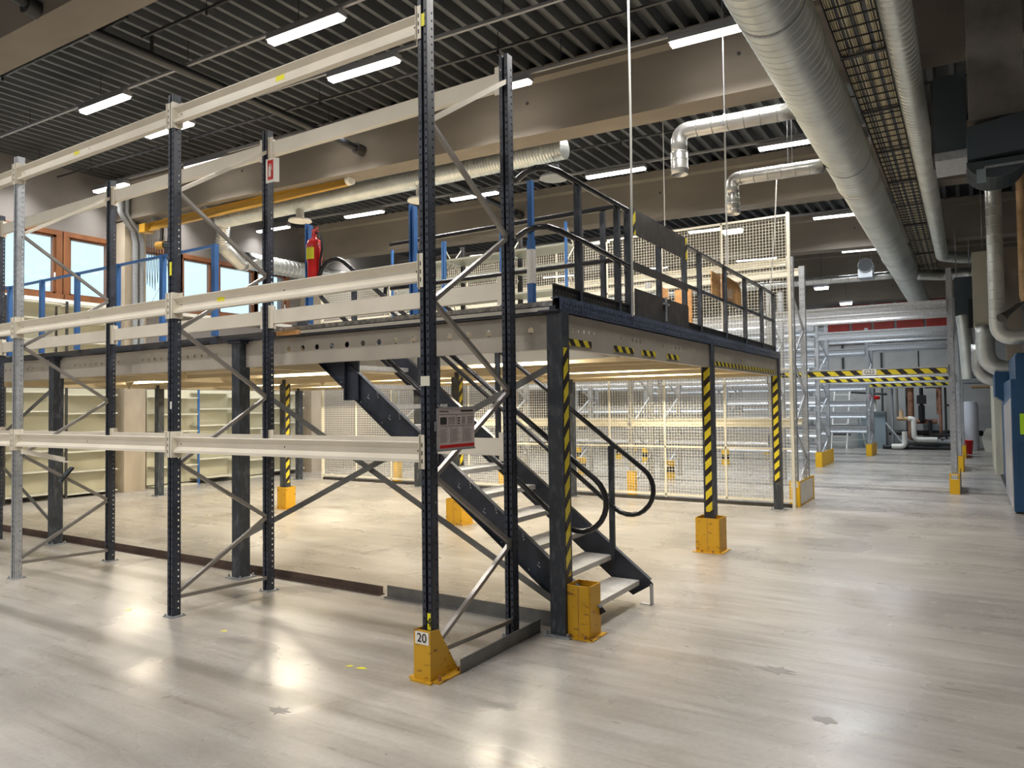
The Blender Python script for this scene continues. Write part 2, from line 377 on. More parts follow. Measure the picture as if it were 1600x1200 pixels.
# ================================================================== LIGHTS
def light_proto():
    t = thing('ceiling_light', '', 'ceiling light')
    b = MB().prism([(-.07, 0), (.07, 0), (.055, .06), (-.055, .06)], (-.57, 0, .02), (.57, 0, .02), (0, 1, 0), (0, 0, 1))
    part('housing', b, 'lampbody', t)
    dmb = MB().prism([(-.06, .02), (-.045, -.015), (.045, -.015), (.06, .02)], (-.55, 0, 0), (.55, 0, 0), (0, 1, 0), (0, 0, 1))
    part('diffuser', dmb, 'lamp', t)
    ld = D.lights.new('lamp_light', 'AREA'); ld.shape = 'RECTANGLE'; ld.size = 1.1; ld.size_y = .14; ld.energy = LAMP_W; ld.color = (1.0, .965, .92); ld.spread = math.radians(155)
    lo = D.objects.new('lamp_light', ld); COL.objects.link(lo); lo.parent = t; lo.location = (0, 0, -.02)
    part('cable_whip', MB().tube([(.5, .03, .08), (.56, .05, .16), (.62, .03, .15), (.66, 0, .12)], .008, 6), 'rope', t)
    return t
proto = light_proto(); first = True
rows = {'a': (1.9, (-11.25, -7.2, -3.2, .8)), 'b': (2.95, (-11.25, -7.35, -3.35, .6)), 'c': (4.25, (-11.3, -8.3, -5.3, -2.3, .65)),
        'd': (6.2, (-11.4, -8.35, -5.3, -2.27, .75)), 'e': (8.25, (-11.4, -8.4, -5.42, -2.37, .66)), 'f': (11.4, (-12+.6, -8.9, -5.4, -2.2, .8)),
        'g': (13.4, (-8.6, -5.4, -2.2, .6)), 'h': (17.6, (-8.6, -5.4, -2.2, .6)), 'i': (22.6, (-5.4, -2.2, .6))}  # rows g to i are added lights that brighten the far hall
desc = {'a': 'in the row nearest the viewer', 'b': 'in the second row over the pallet racks', 'c': 'in the row before the large concrete beam', 'd': 'in first row behind the large beam',
        'e': 'in second row behind the large beam', 'f': 'in the row beyond the second beam', 'g': 'in the added row above the first portal', 'h': 'in the added row above the second portal', 'i': 'in the added row above the third portal'}
ordn = ['leftmost', 'second from left', 'third from left', 'fourth from left', 'fifth from left', 'sixth from left']
for k, (Y, xs) in rows.items():
    for i, X in enumerate(xs):
        z = roofz(X)-.38; lab = 'lit ceiling light, %s one %s' % (ordn[i], desc[k])
        if first: proto.location = (X, Y, z); proto.rotation_euler = (0, SL, 0); proto['label'] = lab; proto['group'] = 'linear ceiling lights'; first = False
        else:
            q_ = dup(proto, (X, Y, z), lab, 'linear ceiling lights', (0, SL, 0))
            if i == 0 and X < -10:
                for ch in q_.children:
                    if ch.type == 'LIGHT':
                        ch.data = wl = D.lights.get('wall_lamp_light') or ch.data.copy(); wl.name = 'wall_lamp_light'; wl.energy = LAMP_W*.4; wl.spread = math.radians(120)
            if k in 'ghi':
                for ch in q_.children:
                    if ch.type == 'LIGHT':
                        ch.data = cool = D.lights.get('added_cool_light') or ch.data.copy(); cool.name = 'added_cool_light'; cool.energy = LAMP_W*1.25; cool.color = (.86, .94, 1.0)
            if k == 'c':
                for ch in q_.children:
                    if ch.type == 'LIGHT':
                        ch.data = dim_data = D.lights.get('dim_lamp_light') or ch.data.copy(); dim_data.name = 'dim_lamp_light'; dim_data.energy = LAMP_W*.45; dim_data.spread = math.radians(110)
for Y in (-2.2, -4.6, -7.5, -10.5):  # unseen lights added behind the camera for the light they give
    for i, X in enumerate((-9, -5, -1, 2.2)):
        dup(proto, (X, Y, roofz(X)-.38), 'added unseen linear ceiling light in the hall behind the viewer', 'added lights behind the viewer', (0, SL, 0))
# cable trunking that the lights hang under
for k, (Y, xs) in rows.items():
    t = thing('cable_trunking', 'grey cable trunking above the lights '+desc[k].replace('in the', 'of the'), 'cable tray', (1, Y, 6.02))
    t.rotation_euler = (0, SL, 0)
    yo = .0
    o = D.objects.new('trunking', mesh('trunking', MB().box(-12.9, 1.4, -.018, .018, -.28, -.25), 'lampbody')); COL.objects.link(o); o.parent = t
    o = D.objects.new('cable', mesh('cable', MB().tube([(-12.9+.7*j, .012*math.sin(j*1.7), -.24) for j in range(20)], .007, 6), 'lampbody')); COL.objects.link(o); o.parent = t
    rd = MB()
    for j in range(7): rd.tube([(-12.3+2*j, 0, -.25), (-12.3+2*j, 0, .13)], .005, 6)
    o = D.objects.new('hanger_rods', mesh('hanger_rods', rd, 'dark')); COL.objects.link(o); o.parent = t
# thin dark conduit runs under the roof sheet (sprinkler branch lines)
for Y, x0, x1, lab in ((.9, -12, -4.9, 'thin dark sprinkler line ending left of the black main pipe'), (1.25, -5.2, 5, 'thin dark sprinkler line running right from the black main pipe'), (3.6, -12, 5, 'thin dark sprinkler line in front of the large concrete beam'), (7.2, -12, 5, 'thin dark sprinkler line behind the large concrete beam')):
    mb = MB().tube([(x0, Y, roofz(x0)-.22), (x1, Y, roofz(x1)-.22)], .018, 8)
    for j in range(int((x1-x0)/3)): xx = x0+1.2+3*j; mb.tube([(xx, Y, roofz(xx)-.22), (xx, Y, roofz(xx)-.29)], .014, 6); mb.tube([(xx, Y, roofz(xx)+.02), (xx, Y, roofz(xx)-.22)], .004, 6)
    single('sprinkler_pipe', mb, 'black', lab, 'pipe', smooth=True)
# black main pipes along Y between beams
t = thing('roof_pipe', 'thick black pipe under the roof sheets ending at the large concrete beam', 'pipe', (-5.3, .3, 5.9))
part('pipe', MB().tube([(-5.5, .25, 5.98), (-5.3, 2.5, 5.85), (-5.08, 4.72, 5.66)], .055, 14), 'black', t, True)
part('pipe_flange', MB().tube([(-5.09, 4.60, 5.665), (-5.08, 4.745, 5.655)], .085, 16), 'dark', t, True)
part('hanger', MB().bar((-5.42, 1.5, 5.9), (-5.42, 1.5, 6.18), .04, .02), 'dark', t)
t = thing('roof_pipe', 'thick black pipe through the concrete beam in the top left corner', 'pipe', (-4.4, -.6, 5.4))
part('pipe', MB().tube([(-4.1, -2.8, 5.72), (-4.42, -.33, 5.42), (-4.45, -.20, 5.40)], .055, 14), 'black', t, True)
part('pipe_flange', MB().tube([(-4.44, -.32, 5.41), (-4.45, -.205, 5.40)], .085, 16), 'dark', t, True)
t = thing('roof_pipe', 'short black pipe end on the face of the second concrete beam', 'pipe', (-5.2, 9.3, 5.7))
part('pipe', MB().tube([(-5.3, 5.3, 5.95), (-5.22, 9.6, 5.75)], .055, 14), 'black', t, True)
part('pipe_flange', MB().tube([(-5.22, 9.5, 5.75), (-5.22, 9.695, 5.74)], .09, 16), 'dark', t, True)
# small bright spot lamps in the far hall
sp = None
for (X, Y, Z, lab) in ((-1.05, 10.9, 5.02, 'small bright spot lamp seen through the mesh fence'), (-.74, 19.2, 4.95, 'small bright spot lamp left above the portal racks'), (-.62, 23.3, 4.95, 'small bright spot lamp farthest back above the portal racks'), (-6.6, 14.2, 4.95, 'small bright spot lamp low behind the railing')):
    if sp is None:
        sp = thing('spot_lamp', lab, 'lamp', (X, Y, Z), 'small spot lamps')
        part('casing', MB().box(X-.2, X+.2, Y-.1, Y+.1, Z+.05, Z+.11), 'lampbody', sp)
        part('diffuser', MB().box(X-.17, X+.17, Y-.08, Y+.08, Z, Z+.05), 'spot', sp)
        part('suspension', MB().tube([(X, Y, Z+.1), (X, Y, roofz(X)+.15)], .006, 6), 'dark', sp)
    else: dup(sp, (X, Y, Z), lab, 'small spot lamps')

# ================================================================== PALLET RACK (foreground)
U = .035
def upright_mb(x, y, h, both=True):
    mb = MB(); zs = [.06+.05*i for i in range(int((h-.1)/.05))]
    # two front strips with holes, central groove, sides with holes, back lips
    mb.sheet((x-U, y-U, .006), (1, 0, 0), (0, 0, 1), U-.008, h, [(.013, zs)], .009, .016)
    mb.sheet((x+.008, y-U, .006), (1, 0, 0), (0, 0, 1), U-.008, h, [(.014, zs)], .009, .016)
    mb.add([(x-.008, y-U, .006), (x-.008, y-U+.02, .006), (x-.008, y-U+.02, h), (x-.008, y-U, h)], [(0, 1, 2, 3)])
    mb.add([(x+.008, y-U, .006), (x+.008, y-U+.02, .006), (x+.008, y-U+.02, h), (x+.008, y-U, h)], [(0, 3, 2, 1)])
    mb.add([(x-.008, y-U+.02, .006), (x+.008, y-U+.02, .006), (x+.008, y-U+.02, h), (x-.008, y-U+.02, h)], [(0, 1, 2, 3)])
    for sx in (-1, 1):
        mb.sheet((x+sx*U, y-U, .006), (0, 1, 0), (0, 0, 1), 2*U, h, [(.05, zs)], .011, .014)
        mb.add([(x+sx*U, y+U, .006), (x+sx*(U-.018), y+U, .006), (x+sx*(U-.018), y+U, h), (x+sx*U, y+U, h)], [(0, 1, 2, 3)])
    return mb
H = 4.22; DEP = .93
def rack_frame(label, name='pallet_rack_frame', front='navy', rear='navy', brace='steel', loc=(0, 0, 0)):
    t = thing(name, label, 'rack frame', (0, 0, 0))
    part('upright', upright_mb(0, 0, H), front, t, solid=.002); part('upright', upright_mb(0, DEP, H), rear, t, solid=.002)
    bn = [(.15, 0, .12, 1), (.19, 0, .67, 1), (1.22, 0, .67, 1), (1.22, 0, 1.76, 1), (2.31, 0, 1.76, 1), (2.31, 0, 2.87, 1), (3.43, 0, 2.87, 1)]
    for za, _, zb, _ in bn:
        part('brace', MB().bar((.012, .03, za), (.012, DEP-.03, zb), .028, .03, (1, 0, 0)), brace, t)
    part('brace', MB().bar((.012, .03, 3.45), (.012, DEP-.03, 4.02), .03, .035, (1, 0, 0)), 'cream', t, label='cream top brace')
    for y, ma in ((0, front), (DEP, rear)):
        b = MB().box(-.06, .07, y-.06, y+.06, 0, .008)
        for sx, sy in ((-.05, -.045), (.058, .045)): b.tube([(sx, y+sy, .008), (sx, y+sy, .02)], .008, 6)
        part('foot_plate', b, 'galvd', t)
    return t
P = 2.625
f1 = rack_frame('dark blue perforated rack frame nearest the viewer, with the yellow 20 guard')
f2 = dup(f1, (-P, 0, 0), 'dark blue perforated rack frame, second from the right of the pallet rack')
f3 = rack_frame('rack frame with galvanised front upright and dark rear upright', front='galv', brace='steel'); f3.location = (-2*P, 0, 0)
f4 = dup(f1, (-3*P, 0, 0), 'dark rack frame only partly inside the left picture edge')
# small labels on uprights
def flip(o): o.location
part('level_label', MB().box(-.012-.0, .02, -.0375, -.036, 4.02, 4.10), 'labely', f1, label='yellow level label')
part('base_label', MB().box(.002, .028, -.0375, -.036, .30, .40), 'labely', f1, label='yellow label with digit 4')
text('base_digit', '4', .075, frame_mtx((.015, -.039, .345), (1, 0, 0), (0, 0, 1)), 'ink', f1)
part('tape_patch', MB().box(-.035, .036, -.0375, -.036, 1.78, 1.84), 'shelf', f1, label='worn grey tape patch')
o = part('level_label', MB().box(-.012, .016, -.0375, -.036, 2.74, 2.85), 'labely', f2, label='yellow level label')
o = part('paper_label', MB().box(.0, .02, -.0375, -.036, 1.66, 1.72), 'white', f2, label='small pale paper label')
# beams
def beam_proto():
    t = thing('rack_beam', '', 'rack beam')
    L0, L1 = U+.003, P-U-.003; h = .125
    pr = [(0, 0), (-.05, 0), (-.05, -.006), (-.012, -.038), (-.012, -.078), (-.05, -.106), (-.05, -h), (0, -h)]
    part('beam_body', MB().prism(pr, (L0+.004, .012, 0), (L1-.004, .012, 0), (0, 1, 0), (0, 0, 1)), 'cream', t)
    for sx, x in ((1, L0), (-1, L1)):
        c = MB(); xa, xb = sorted((x, x+sx*.004)); c.box(xa, xb, -.054, .03, -h-.04, .045)
        xa, xb = sorted((x, x+sx*.05)); c.box(xa, xb, .0125, .016, -h-.04, .045)
        xa, xb = sorted((x, x-sx*(U-.003))); c.box(xa, xb, -.042, -.0385, -h-.04, .045)
        xa, xb = sorted((x-sx*.006, x-sx*.02))
        part('end_connector', c, 'cream', t)
        d = MB()
        for k in range(3): d.box(xa+.003, xb-.003, -.0435, -.0418, -.13+.05*k, -.105+.05*k)
        part('locking_hook', d, 'dark', t)
    hs = MB()
    for q in (.09, .5*P, P-.09): hs.tube([(q, -.0012, -.056), (q, .0008, -.056)], .006, 8)
    part('bolt_hole', hs, 'ink', t, kind=None)
    return t
bp0 = beam_proto(); firstb = True
zl = {'top': 4.11, 'middle': 2.555, 'bottom': 1.435}
bays = ['right bay', 'middle bay', 'left bay']; BEAMS = {}
for bi in range(3):
    for lv, z in zl.items():
        for face in ('front', 'rear'):
            lab = 'cream steel pallet beam, %s level, %s face, %s of the foreground rack' % (lv, face, bays[bi])
            x0 = -P*(bi+1)
            zz = z-(.02 if face == 'rear' and lv == 'bottom' else 0)
            if face == 'front': loc, rot = (x0, 0, zz), (0, 0, 0)
            else: loc, rot = (x0+P, DEP, zz), (0, 0, PI)
            if firstb: bp0.location = loc; bp0['label'] = lab; bp0['group'] = 'pallet beams of the foreground rack'; firstb = False; b_first = bp0
            else:
                b = dup(bp0, loc, lab, 'pallet beams of the foreground rack', rot)
                if face == 'front': BEAMS[(bi, lv)] = b
for (bb, xx, hh) in ((b_first, 1.23, .036), (BEAMS[(1, 'top')], 1.05, .03), (BEAMS[(0, 'middle')], .55, .03)):
    o = D.objects.new('yellow_sticker', mesh('yellow_sticker', MB().box(xx, xx+.09, -.0016, -.0002, -.04-hh, -.04), 'labely')); COL.objects.link(o); o.parent = bb; o['label'] = 'yellow sticker'
# guard 20
t = thing('column_guard', 'worn yellow corner guard numbered 20 at the nearest rack foot', 'column guard', (0, 0, 0))
g = MB(); g.box(-.06, .055, -.085, -.079, .01, .31)
for x, lean in ((.055, 1), (-.066, 1)):
    g.prism([(-.085, .01), (.19, .01), (.0, .30), (-.085, .31)], (x, 0, 0), (x+.006, 0, 0), (0, 1, 0), (0, 0, 1))
part('guard_plate', g, 'yellow', t)
fl = MB(); fl.box(.055, .115, -.07, .20, 0, .01); fl.box(-.12, -.062, -.07, .20, 0, .01); fl.box(-.08, .075, -.105, -.08, 0, .012)
part('foot_flange', fl, 'yellow', t)
for x, y in ((.088, -.03), (.088, .16), (-.09, .0)): part('anchor_bolt', MB().tube([(x, y, .01), (x, y, .035)], .008, 6), 'rust', t)
part('number_plate', MB().box(-.052, .052, -.0885, -.086, .225, .30), 'white', t)
text('number', '20', .075, frame_mtx((0, -.090, .262), (1, 0, 0), (0, 0, 1)), 'ink', t)
# notice plate hung on the nearest upright
t = thing('load_notice', 'grey rack load notice plate with red bottom strip, hung on nearest upright', 'sign', (.06, .02, 1.38))
def tiltbox(y0, y1, z0, z1, x0, x1): return MB().box(x0, x1, y0, y1, z0, z1)
part('plate', MB().box(.052, .058, .01, .40, 1.385, 1.645), 'sign', t)
part('frame', MB().box(.050, .062, .008, .402, 1.375, 1.385).box(.050, .062, .008, .402, 1.642, 1.650).box(.050, .062, .008, .014, 1.38, 1.65), 'lampbody', t)
part('red_strip', MB().box(.0585, .0595, .03, .395, 1.393, 1.413), 'red', t)
pl = MB()
pl.box(.0585, .0592, .25, .385, 1.618, 1.630); pl.box(.0585, .0592, .03, .12, 1.618, 1.624)
pl.box(.0585, .0592, .035, .10, 1.54, 1.585)
for k in range(5): pl.box(.0585, .0592, .115, .19, 1.543+.01*k, 1.5455+.01*k)
for k in range(5): pl.box(.0585, .0592, .26, .30, 1.543+.01*k, 1.5455+.01*k); pl.box(.0585, .0592, .32, .385, 1.543+.01*k, 1.546+.01*k)
for k in range(3): pl.box(.0585, .0592, .215, .24, 1.54+.017*k, 1.549+.017*k)
for yy in (.205,): pl.box(.0585, .0592, yy, yy+.002, 1.535, 1.60)
for yy in (.14, .27): pl.box(.0585, .0592, yy, yy+.002, 1.425, 1.525)
pl.box(.0585, .0592, .03, .39, 1.528, 1.530); pl.box(.0585, .0592, .03, .39, 1.602, 1.604)
for c0 in (.03, .15, .285):
    for k in range(8): pl.box(.0585, .0592, c0, c0+.06+.04*random.random(), 1.432+.011*k, 1.4335+.011*k)
part('printed_table', pl, 'brown', t)
part('bracket', MB().box(.036, .052, .0, .03, 1.5, 1.56), 'galvd', t)
# fire sign on the second rear upright
t = thing('fire_sign', 'curved red and white fire extinguisher sign on the second rear upright', 'sign', (-2.53, .9, 3.72))
part('sign_plate', MB().prism([(0, 0), (.10, .0), (.14, .03), (.142, .028), (.104, -.006), (0, -.006)], (-2.59, .885, 3.72), (-2.59, .885, 3.94), (1, 0, 0), (0, 1, 0)), 'white', t)
part('red_field', MB().box(-2.562, -2.488, .8765, .8785, 3.745, 3.925), 'red', t)
pc = MB().lathe([(.012, 0), (.016, .01), (.016, .09), (.006, .105), (.006, .12)], (-2.53, .8755, 3.77), 10)
pc.v = [(x, .8755+(y-.8755)*.08-.002, z) for x, y, z in pc.v]; pc.tube([(-2.525, .874, 3.887), (-2.507, .874, 3.88), (-2.502, .874, 3.83)], .003, 6)
part('extinguisher_pictogram', pc, 'white', t)
# marks on the floor
for i, (x, y, w_, lab) in enumerate(((-.52, -.12, .05, 'small yellow paint mark on the floor, nearest the 20 guard'), (-.60, -.13, .03, 'small yellow paint mark left of the nearest one'), (-1.95, -.07, .03, 'small yellow paint mark before the second rack frame'), (-3.14, -.11, .03, 'small yellow paint mark in front of the middle bay'))):
    single('paint_mark', MB().prism([(0, 0), (w_, .01), (w_*1.6, .03), (w_*.8, .04), (.01, .03)], (x, y, .0005), (x, y, .0015), (1, 0, 0), (0, 1, 0)), 'labely', lab, 'floor mark', 'yellow paint marks')
for (px, py, sc, lab) in ((1.77, 1.18, .075, 'dark splash shaped stain on the open floor at right'), (2.14, .57, .05, 'small dark oval stain on the open floor, front'), (-.42, -.80, .05, 'small dark stain on the floor left of the centre')):
    pr_ = [(sc*(1+.45*math.sin(3.1*k+px*3))*math.cos(2*PI*k/14)*1.2, sc*.8*(1+.4*math.cos(2.3*k))*math.sin(2*PI*k/14)) for k in range(14)]
    single('floor_stain', MB().prism(pr_, (px, py, .0004), (px, py, .0012), (1, 0, 0), (0, 1, 0)), 'stain', lab, 'floor stain', 'dark floor stains')
# small debris of yellow paint + black clamp on left frame braces
t = thing('loose_bracket', 'small black bracket hanging on the left frame brace', 'bracket', (-5.24, .42, 1.0))
part('bracket_plate', MB().bar((-5.20, .38, .92), (-5.20, .50, 1.06), .02, .07, (1, 0, 0)), 'black', t)
t = thing('loose_beam_end', 'cream angle profile resting under the bottom beam of the left bay', 'profile', (-5.1, .2, 1.27))
part('profile', MB().prism([(0, 0), (.05, 0), (.05, .004), (.004, .004), (.004, .05), (0, .05)], (-5.13, -.02, 1.24), (-4.7, .18, 1.15), (0, 1, 0), (0, 0, 1)), 'cream', t)

# ================================================================== MEZZANINE
CX = [.29, -3.29, -6.87, -10.45]; CY = [1.14, 4.74, 8.2]
ZD = 2.33
mz = thing('mezzanine_platform', 'raised steel storage mezzanine on slate grey columns with cream beams', 'mezzanine', (-5, 4.7, 0))
def col_tape(x, y, face, z1=2.07):
    if face == 'x': return MB().box(x+.0605, x+.0625, y-.036, y+.036, .42, z1)
    return MB().box(x-.036, x+.036, y-.0625, y-.0605, .42, z1)
for i, x in enumerate(CX):
    for j, y in enumerate(CY):
        c = part('column', MB().box(x-.06, x+.06, y-.06, y+.06, .01, 2.33), 'slate', mz)
        bpm = MB().box(x-.11, x+.11, y-.10, y+.10, 0, .01)
        for sx, sy in ((-.085, -.075), (.085, -.075), (.085, .075), (-.085, .075)): bpm.tube([(x+sx, y+sy, .01), (x+sx, y+sy, .035)], .009, 6)
        part('base_plate', bpm, 'galvd', c)
        if j == 0 and i == 0: part('hazard_tape', col_tape(x, y, 'x'), 'hazcol', c)
        if i == 0 and j > 0: part('hazard_tape', col_tape(x, y, 'y'), 'hazcol', c)
        if j == 1 and i in (1, 2): part('hazard_tape', col_tape(x, y, 'x'), 'hazcol', c)
# rim and primary beams with round holes
def holed_beam(p, u, L, holes, z0=2.07, z1=2.325, cv=.145, r=.024, mat='primary', back=None):
    mb = MB(); mb.round_holes((p[0], p[1], z0), u, (0, 0, 1), L, z1-z0, holes, cv, r)
    uu = Vector(u); nrm = Vector((uu.y, -uu.x, 0))     # outward normal for u
    o = Vector((p[0], p[1], 0))
    for za in (z0, z1):
        a = o+Vector((0, 0, za)); b = a+uu*L; mb.add([a, b, b-nrm*.05, a-nrm*.05], [(0, 1, 2, 3)])
    return part('primary_beam', mb, mat, mz, solid=.004)
for i in range(3):
    x0 = CX[i+1]+.06; L = CX[i]-.06-x0
    hs = [.62+.19*k for k in range(15)] if i == 0 else [.35+.12*k for k in range(24) if k not in (9, 10, 11)]
    holed_beam((x0, 1.155), (1, 0, 0), L, [h for h in hs if h < L-.1], r=.026 if i == 0 else .016)
    holed_beam((x0, 2.30), (1, 0, 0), L, [.3+.19*k for k in range(17)], r=.026, mat='cream') if i == 0 else None
    for y in (4.70, 8.16): holed_beam((x0, y), (1, 0, 0), L, [.4+.19*k for k in range(15)], mat='joist')
for j in range(2):
    y0 = CY[j]+.06; L = CY[j+1]-.06-y0
    h1 = [.12+.09*k for k in range(5)]+[1.0]+[1.25+.09*k for k in range(3)]+[2.0+.12*k for k in range(9)]
    h1 = [h for h in h1 if h < L-.1]
    bm = holed_beam((.325, y0), (0, 1, 0), L, h1, r=.017)
    for a, b in (((.03, .42), (.85, 1.27), (1.45, 1.80), (2.1, 2.45)) if j == 0 else ((.05, 3.2),)):
        part('hazard_tape', MB().box(.3265, .3285, y0+a, y0+b, 2.095, 2.145), 'hazbeam', bm)
    for x in CX[1:]: holed_beam((x, y0), (0, 1, 0), L, [.3+.19*k for k in range(int((L-.5)/.19))], mat='joist')
# joists along X
for y in [1.75]+[2.9+.6*k for k in range(9) if abs(2.9+.6*k-4.74) > .2]:
    for i in range(3):
        x0, x1 = CX[i+1]+.06, CX[i]-.03
        if y < 2.2 and i == 0: continue
        pr = [(0, .22), (0, .16), (-.03, .13), (-.03, .08), (0, .05), (0, 0), (.045, 0), (.045, .22)]
        part('joist', MB().prism([(a, b) for a, b in pr], (x0, y, 2.105), (x1, y, 2.105), (0, 1, 0), (0, 0, 1)), 'joist', mz)
# gusset tips hanging below joists
for x, y in ((-8.3, 2.9), (-5.3, 4.1)):
    part('gusset', MB().prism([(-.12, 0), (.12, 0), (0, -.12)], (x, y, 2.10), (x, y+.01, 2.10), (1, 0, 0), (0, 0, 1)), 'joist', mz)
# unseen strip lamps added between the joists to brighten the space under the deck
ud = None
for x in (-1.5, -5.1, -8.7):
    for y in (3.25, 5.6, 7.4):
        if ud is None:
            ud = thing('added_under_deck_lamp', 'added warm strip lamp between the joists under the mezzanine deck', 'lamp', (x, y, 2.27), 'added strip lamps under the mezzanine deck')
            part('housing', MB().box(x-.55, x+.55, y-.04, y+.04, 2.29, 2.33), 'lampbody', ud)
            part('diffuser', MB().box(x-.52, x+.52, y-.03, y+.03, 2.272, 2.29), 'lampfill', ud)
            ld = D.lights.new('lamp_light', 'AREA'); ld.shape = 'RECTANGLE'; ld.size = 1.0; ld.size_y = .07; ld.energy = 42; ld.color = (1, .90, .70)
            lo = D.objects.new('lamp_light', ld); COL.objects.link(lo); lo.parent = ud; lo.location = (0, 0, -.002)
        else: dup(ud, (x, y, 2.27))
# deck panels (stair opening left out: x -2.55..0.27, y 1.2..2.28)
def deck(x0, x1, y0, y1, mat): part('deck_panel', MB().box(x0, x1, y0, y1, ZD, ZD+.045), mat, mz)
yy = 2.30
while yy < 8.2:
    y1 = min(yy+.98, 8.25)
    for i in range(3): deck(CX[i+1]+(0 if i < 2 else -.05), CX[i]+(.03 if i == 0 else 0)-.004, yy, y1-.004, 'under')
    yy += .98
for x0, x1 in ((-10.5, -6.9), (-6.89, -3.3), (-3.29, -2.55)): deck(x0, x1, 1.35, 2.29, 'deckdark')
deck(.0, .27, 1.10, 2.29, 'grate'); deck(-2.55, 0, 1.10, 1.235, 'grate')
# upper walking surface near the stair head
part('deck_edge', MB().box(-2.9, .27, 1.10, 1.20, ZD+.045, ZD+.085), 'grate', mz)
sl = MB().box(-2.6, .25, 1.0868, 1.0872, ZD+.012, ZD+.04)
for k in range(26): sl.box(-2.6+.11*k, -2.585+.11*k, 1.0865, 1.0895, ZD+.012, ZD+.04)
part('deck_edge_slots', sl, 'white', mz)
part('deck_edge', MB().box(-2.9, .30, 1.09, 1.10, ZD-.004, ZD+.047), 'navy', mz)
part('deck_edge', MB().box(.262, .345, 1.09, 8.30, ZD+.0, ZD+.012).box(.335, .345, 1.09, 8.30, ZD+.012, ZD+.10).box(.262, .345, 1.09, 8.30, ZD+.10, ZD+.108), 'deckblue', mz, label='dark blue patterned edge profile')
pt = MB()
for k in range(150):
    y = 1.12+k*.048
    for z0 in (.018, .062): pt.prism([(0, 0), (.03, 0), (.015, .026)], (.3455, y, ZD+z0), (.3475, y, ZD+z0), (0, 1, 0), (0, 0, 1))
part('edge_tread_pattern', pt, 'navy', mz)
part('toe_board', MB().box(.255, .262, 1.13, 2.62, ZD+.05, ZD+.21).box(.255, .275, 1.13, 2.62, ZD+.205, ZD+.215), 'brown', mz)
part('toe_board', MB().box(.255, .262, 4.08, 8.25, ZD+.05, ZD+.20).box(.255, .275, 4.08, 8.25, ZD+.195, ZD+.205), 'brown', mz)
dots = MB()
for k in range(27):
    for z in (.12, .165): dots.box(.2622, .2632, 1.17+k*.053, 1.178+k*.053, ZD+z, ZD+z+.009)
part('toe_board_holes', dots, 'shelf', mz)
# dark left side deck build-up
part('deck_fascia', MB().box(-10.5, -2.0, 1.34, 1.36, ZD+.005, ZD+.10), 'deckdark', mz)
for x0 in (-9.0, -6.1, -4.7): part('cross_channel', MB().box(x0, x0+.9, 1.16, 1.24, ZD, ZD+.06), 'navy', mz)
for x in CX[1:]: part('column_cap', MB().box(x-.16, x+.16, 1.03, 1.25, ZD, ZD+.02).box(x-.1, x+.1, 1.06, 1.22, ZD-.03, ZD), 'navy', mz)
part('column_cap', MB().box(.18, .34, 1.04, 1.22, ZD+.0, ZD+.012), 'navy', mz)
# X braces
def xb(x0, x1, y=1.14):
    for a, b, l in (((x0+.06, .40), (x1-.06, 1.93), 0), ((x0+.06, 1.93), (x1-.06, .22), 1)):
        part('cross_brace', MB().bar((a[0], y-.02+.04*l, a[1]), (b[0], y-.02+.04*l, b[1]), .008, .05, (0, 1, 0)).bar((a[0], y-.02+.04*l, a[1]), (b[0], y-.02+.04*l, b[1]), .008, .05, (0, 0, 1)) if 0 else MB().bar((a[0], y-.02+.04*l, a[1]), (b[0], y-.02+.04*l, b[1]), .05, .006, (0, 1, 0)), 'angle', mz)
xb(CX[1], CX[0]); xb(CX[3], CX[2])
single('timber_block', MB().box(-2.66, -2.38, 1.05, 1.15, 2.334, 2.375), 'ply', 'short light timber block lying on the mezzanine edge beam', 'timber')
# guards round mezzanine columns
def box_guard(x, y, label, h=.40, w=.15, mat='yellow', open_left=False):
    t = thing('column_guard', label, 'column guard', (x, y, 0), 'yellow box guards at the mezzanine columns'); a = .006
    m = MB(); m.box(x-w, x+w, y-w-a, y-w, 0, h); m.box(x+w, x+w+a, y-w, y+w, 0, h); m.box(x-w-a, x-w, y-w, y+w, 0, h); m.box(x-w, x+w, y+w, y+w+a, 0, h)
    part('guard_plate', m, mat, t)
    part('foot_flange', MB().box(x-w-.03, x+w+.03, y-w-.04, y-w-a, 0, .008).box(x+w+a, x+w+.04, y-w-.03, y+w+.03, 0, .008), mat, t)
    for sx in (-.06, .06): part('anchor_bolt', MB().tube([(x+sx, y-w-.022, .008), (x+sx, y-w-.022, .03)], .008, 6), 'rust', t)
    part('seam', MB().box(x-.002, x+.002, y-w-a-.001, y-w-a, .01, h-.01), 'rust', t)
    return t
t = box_guard(.44, 1.20, 'scratched yellow box guard in front of the nearest mezzanine column', .37, .085)
box_guard(.33, 4.60, 'yellow box guard at the second mezzanine column right of the stair', .38, .13)
box_guard(-3.32, 4.80, 'yellow box guard seen under the stair', .36, .13)
box_guard(-6.82, 4.72, 'yellow box guard at the middle mezzanine column seen left of the stair', .36, .10)

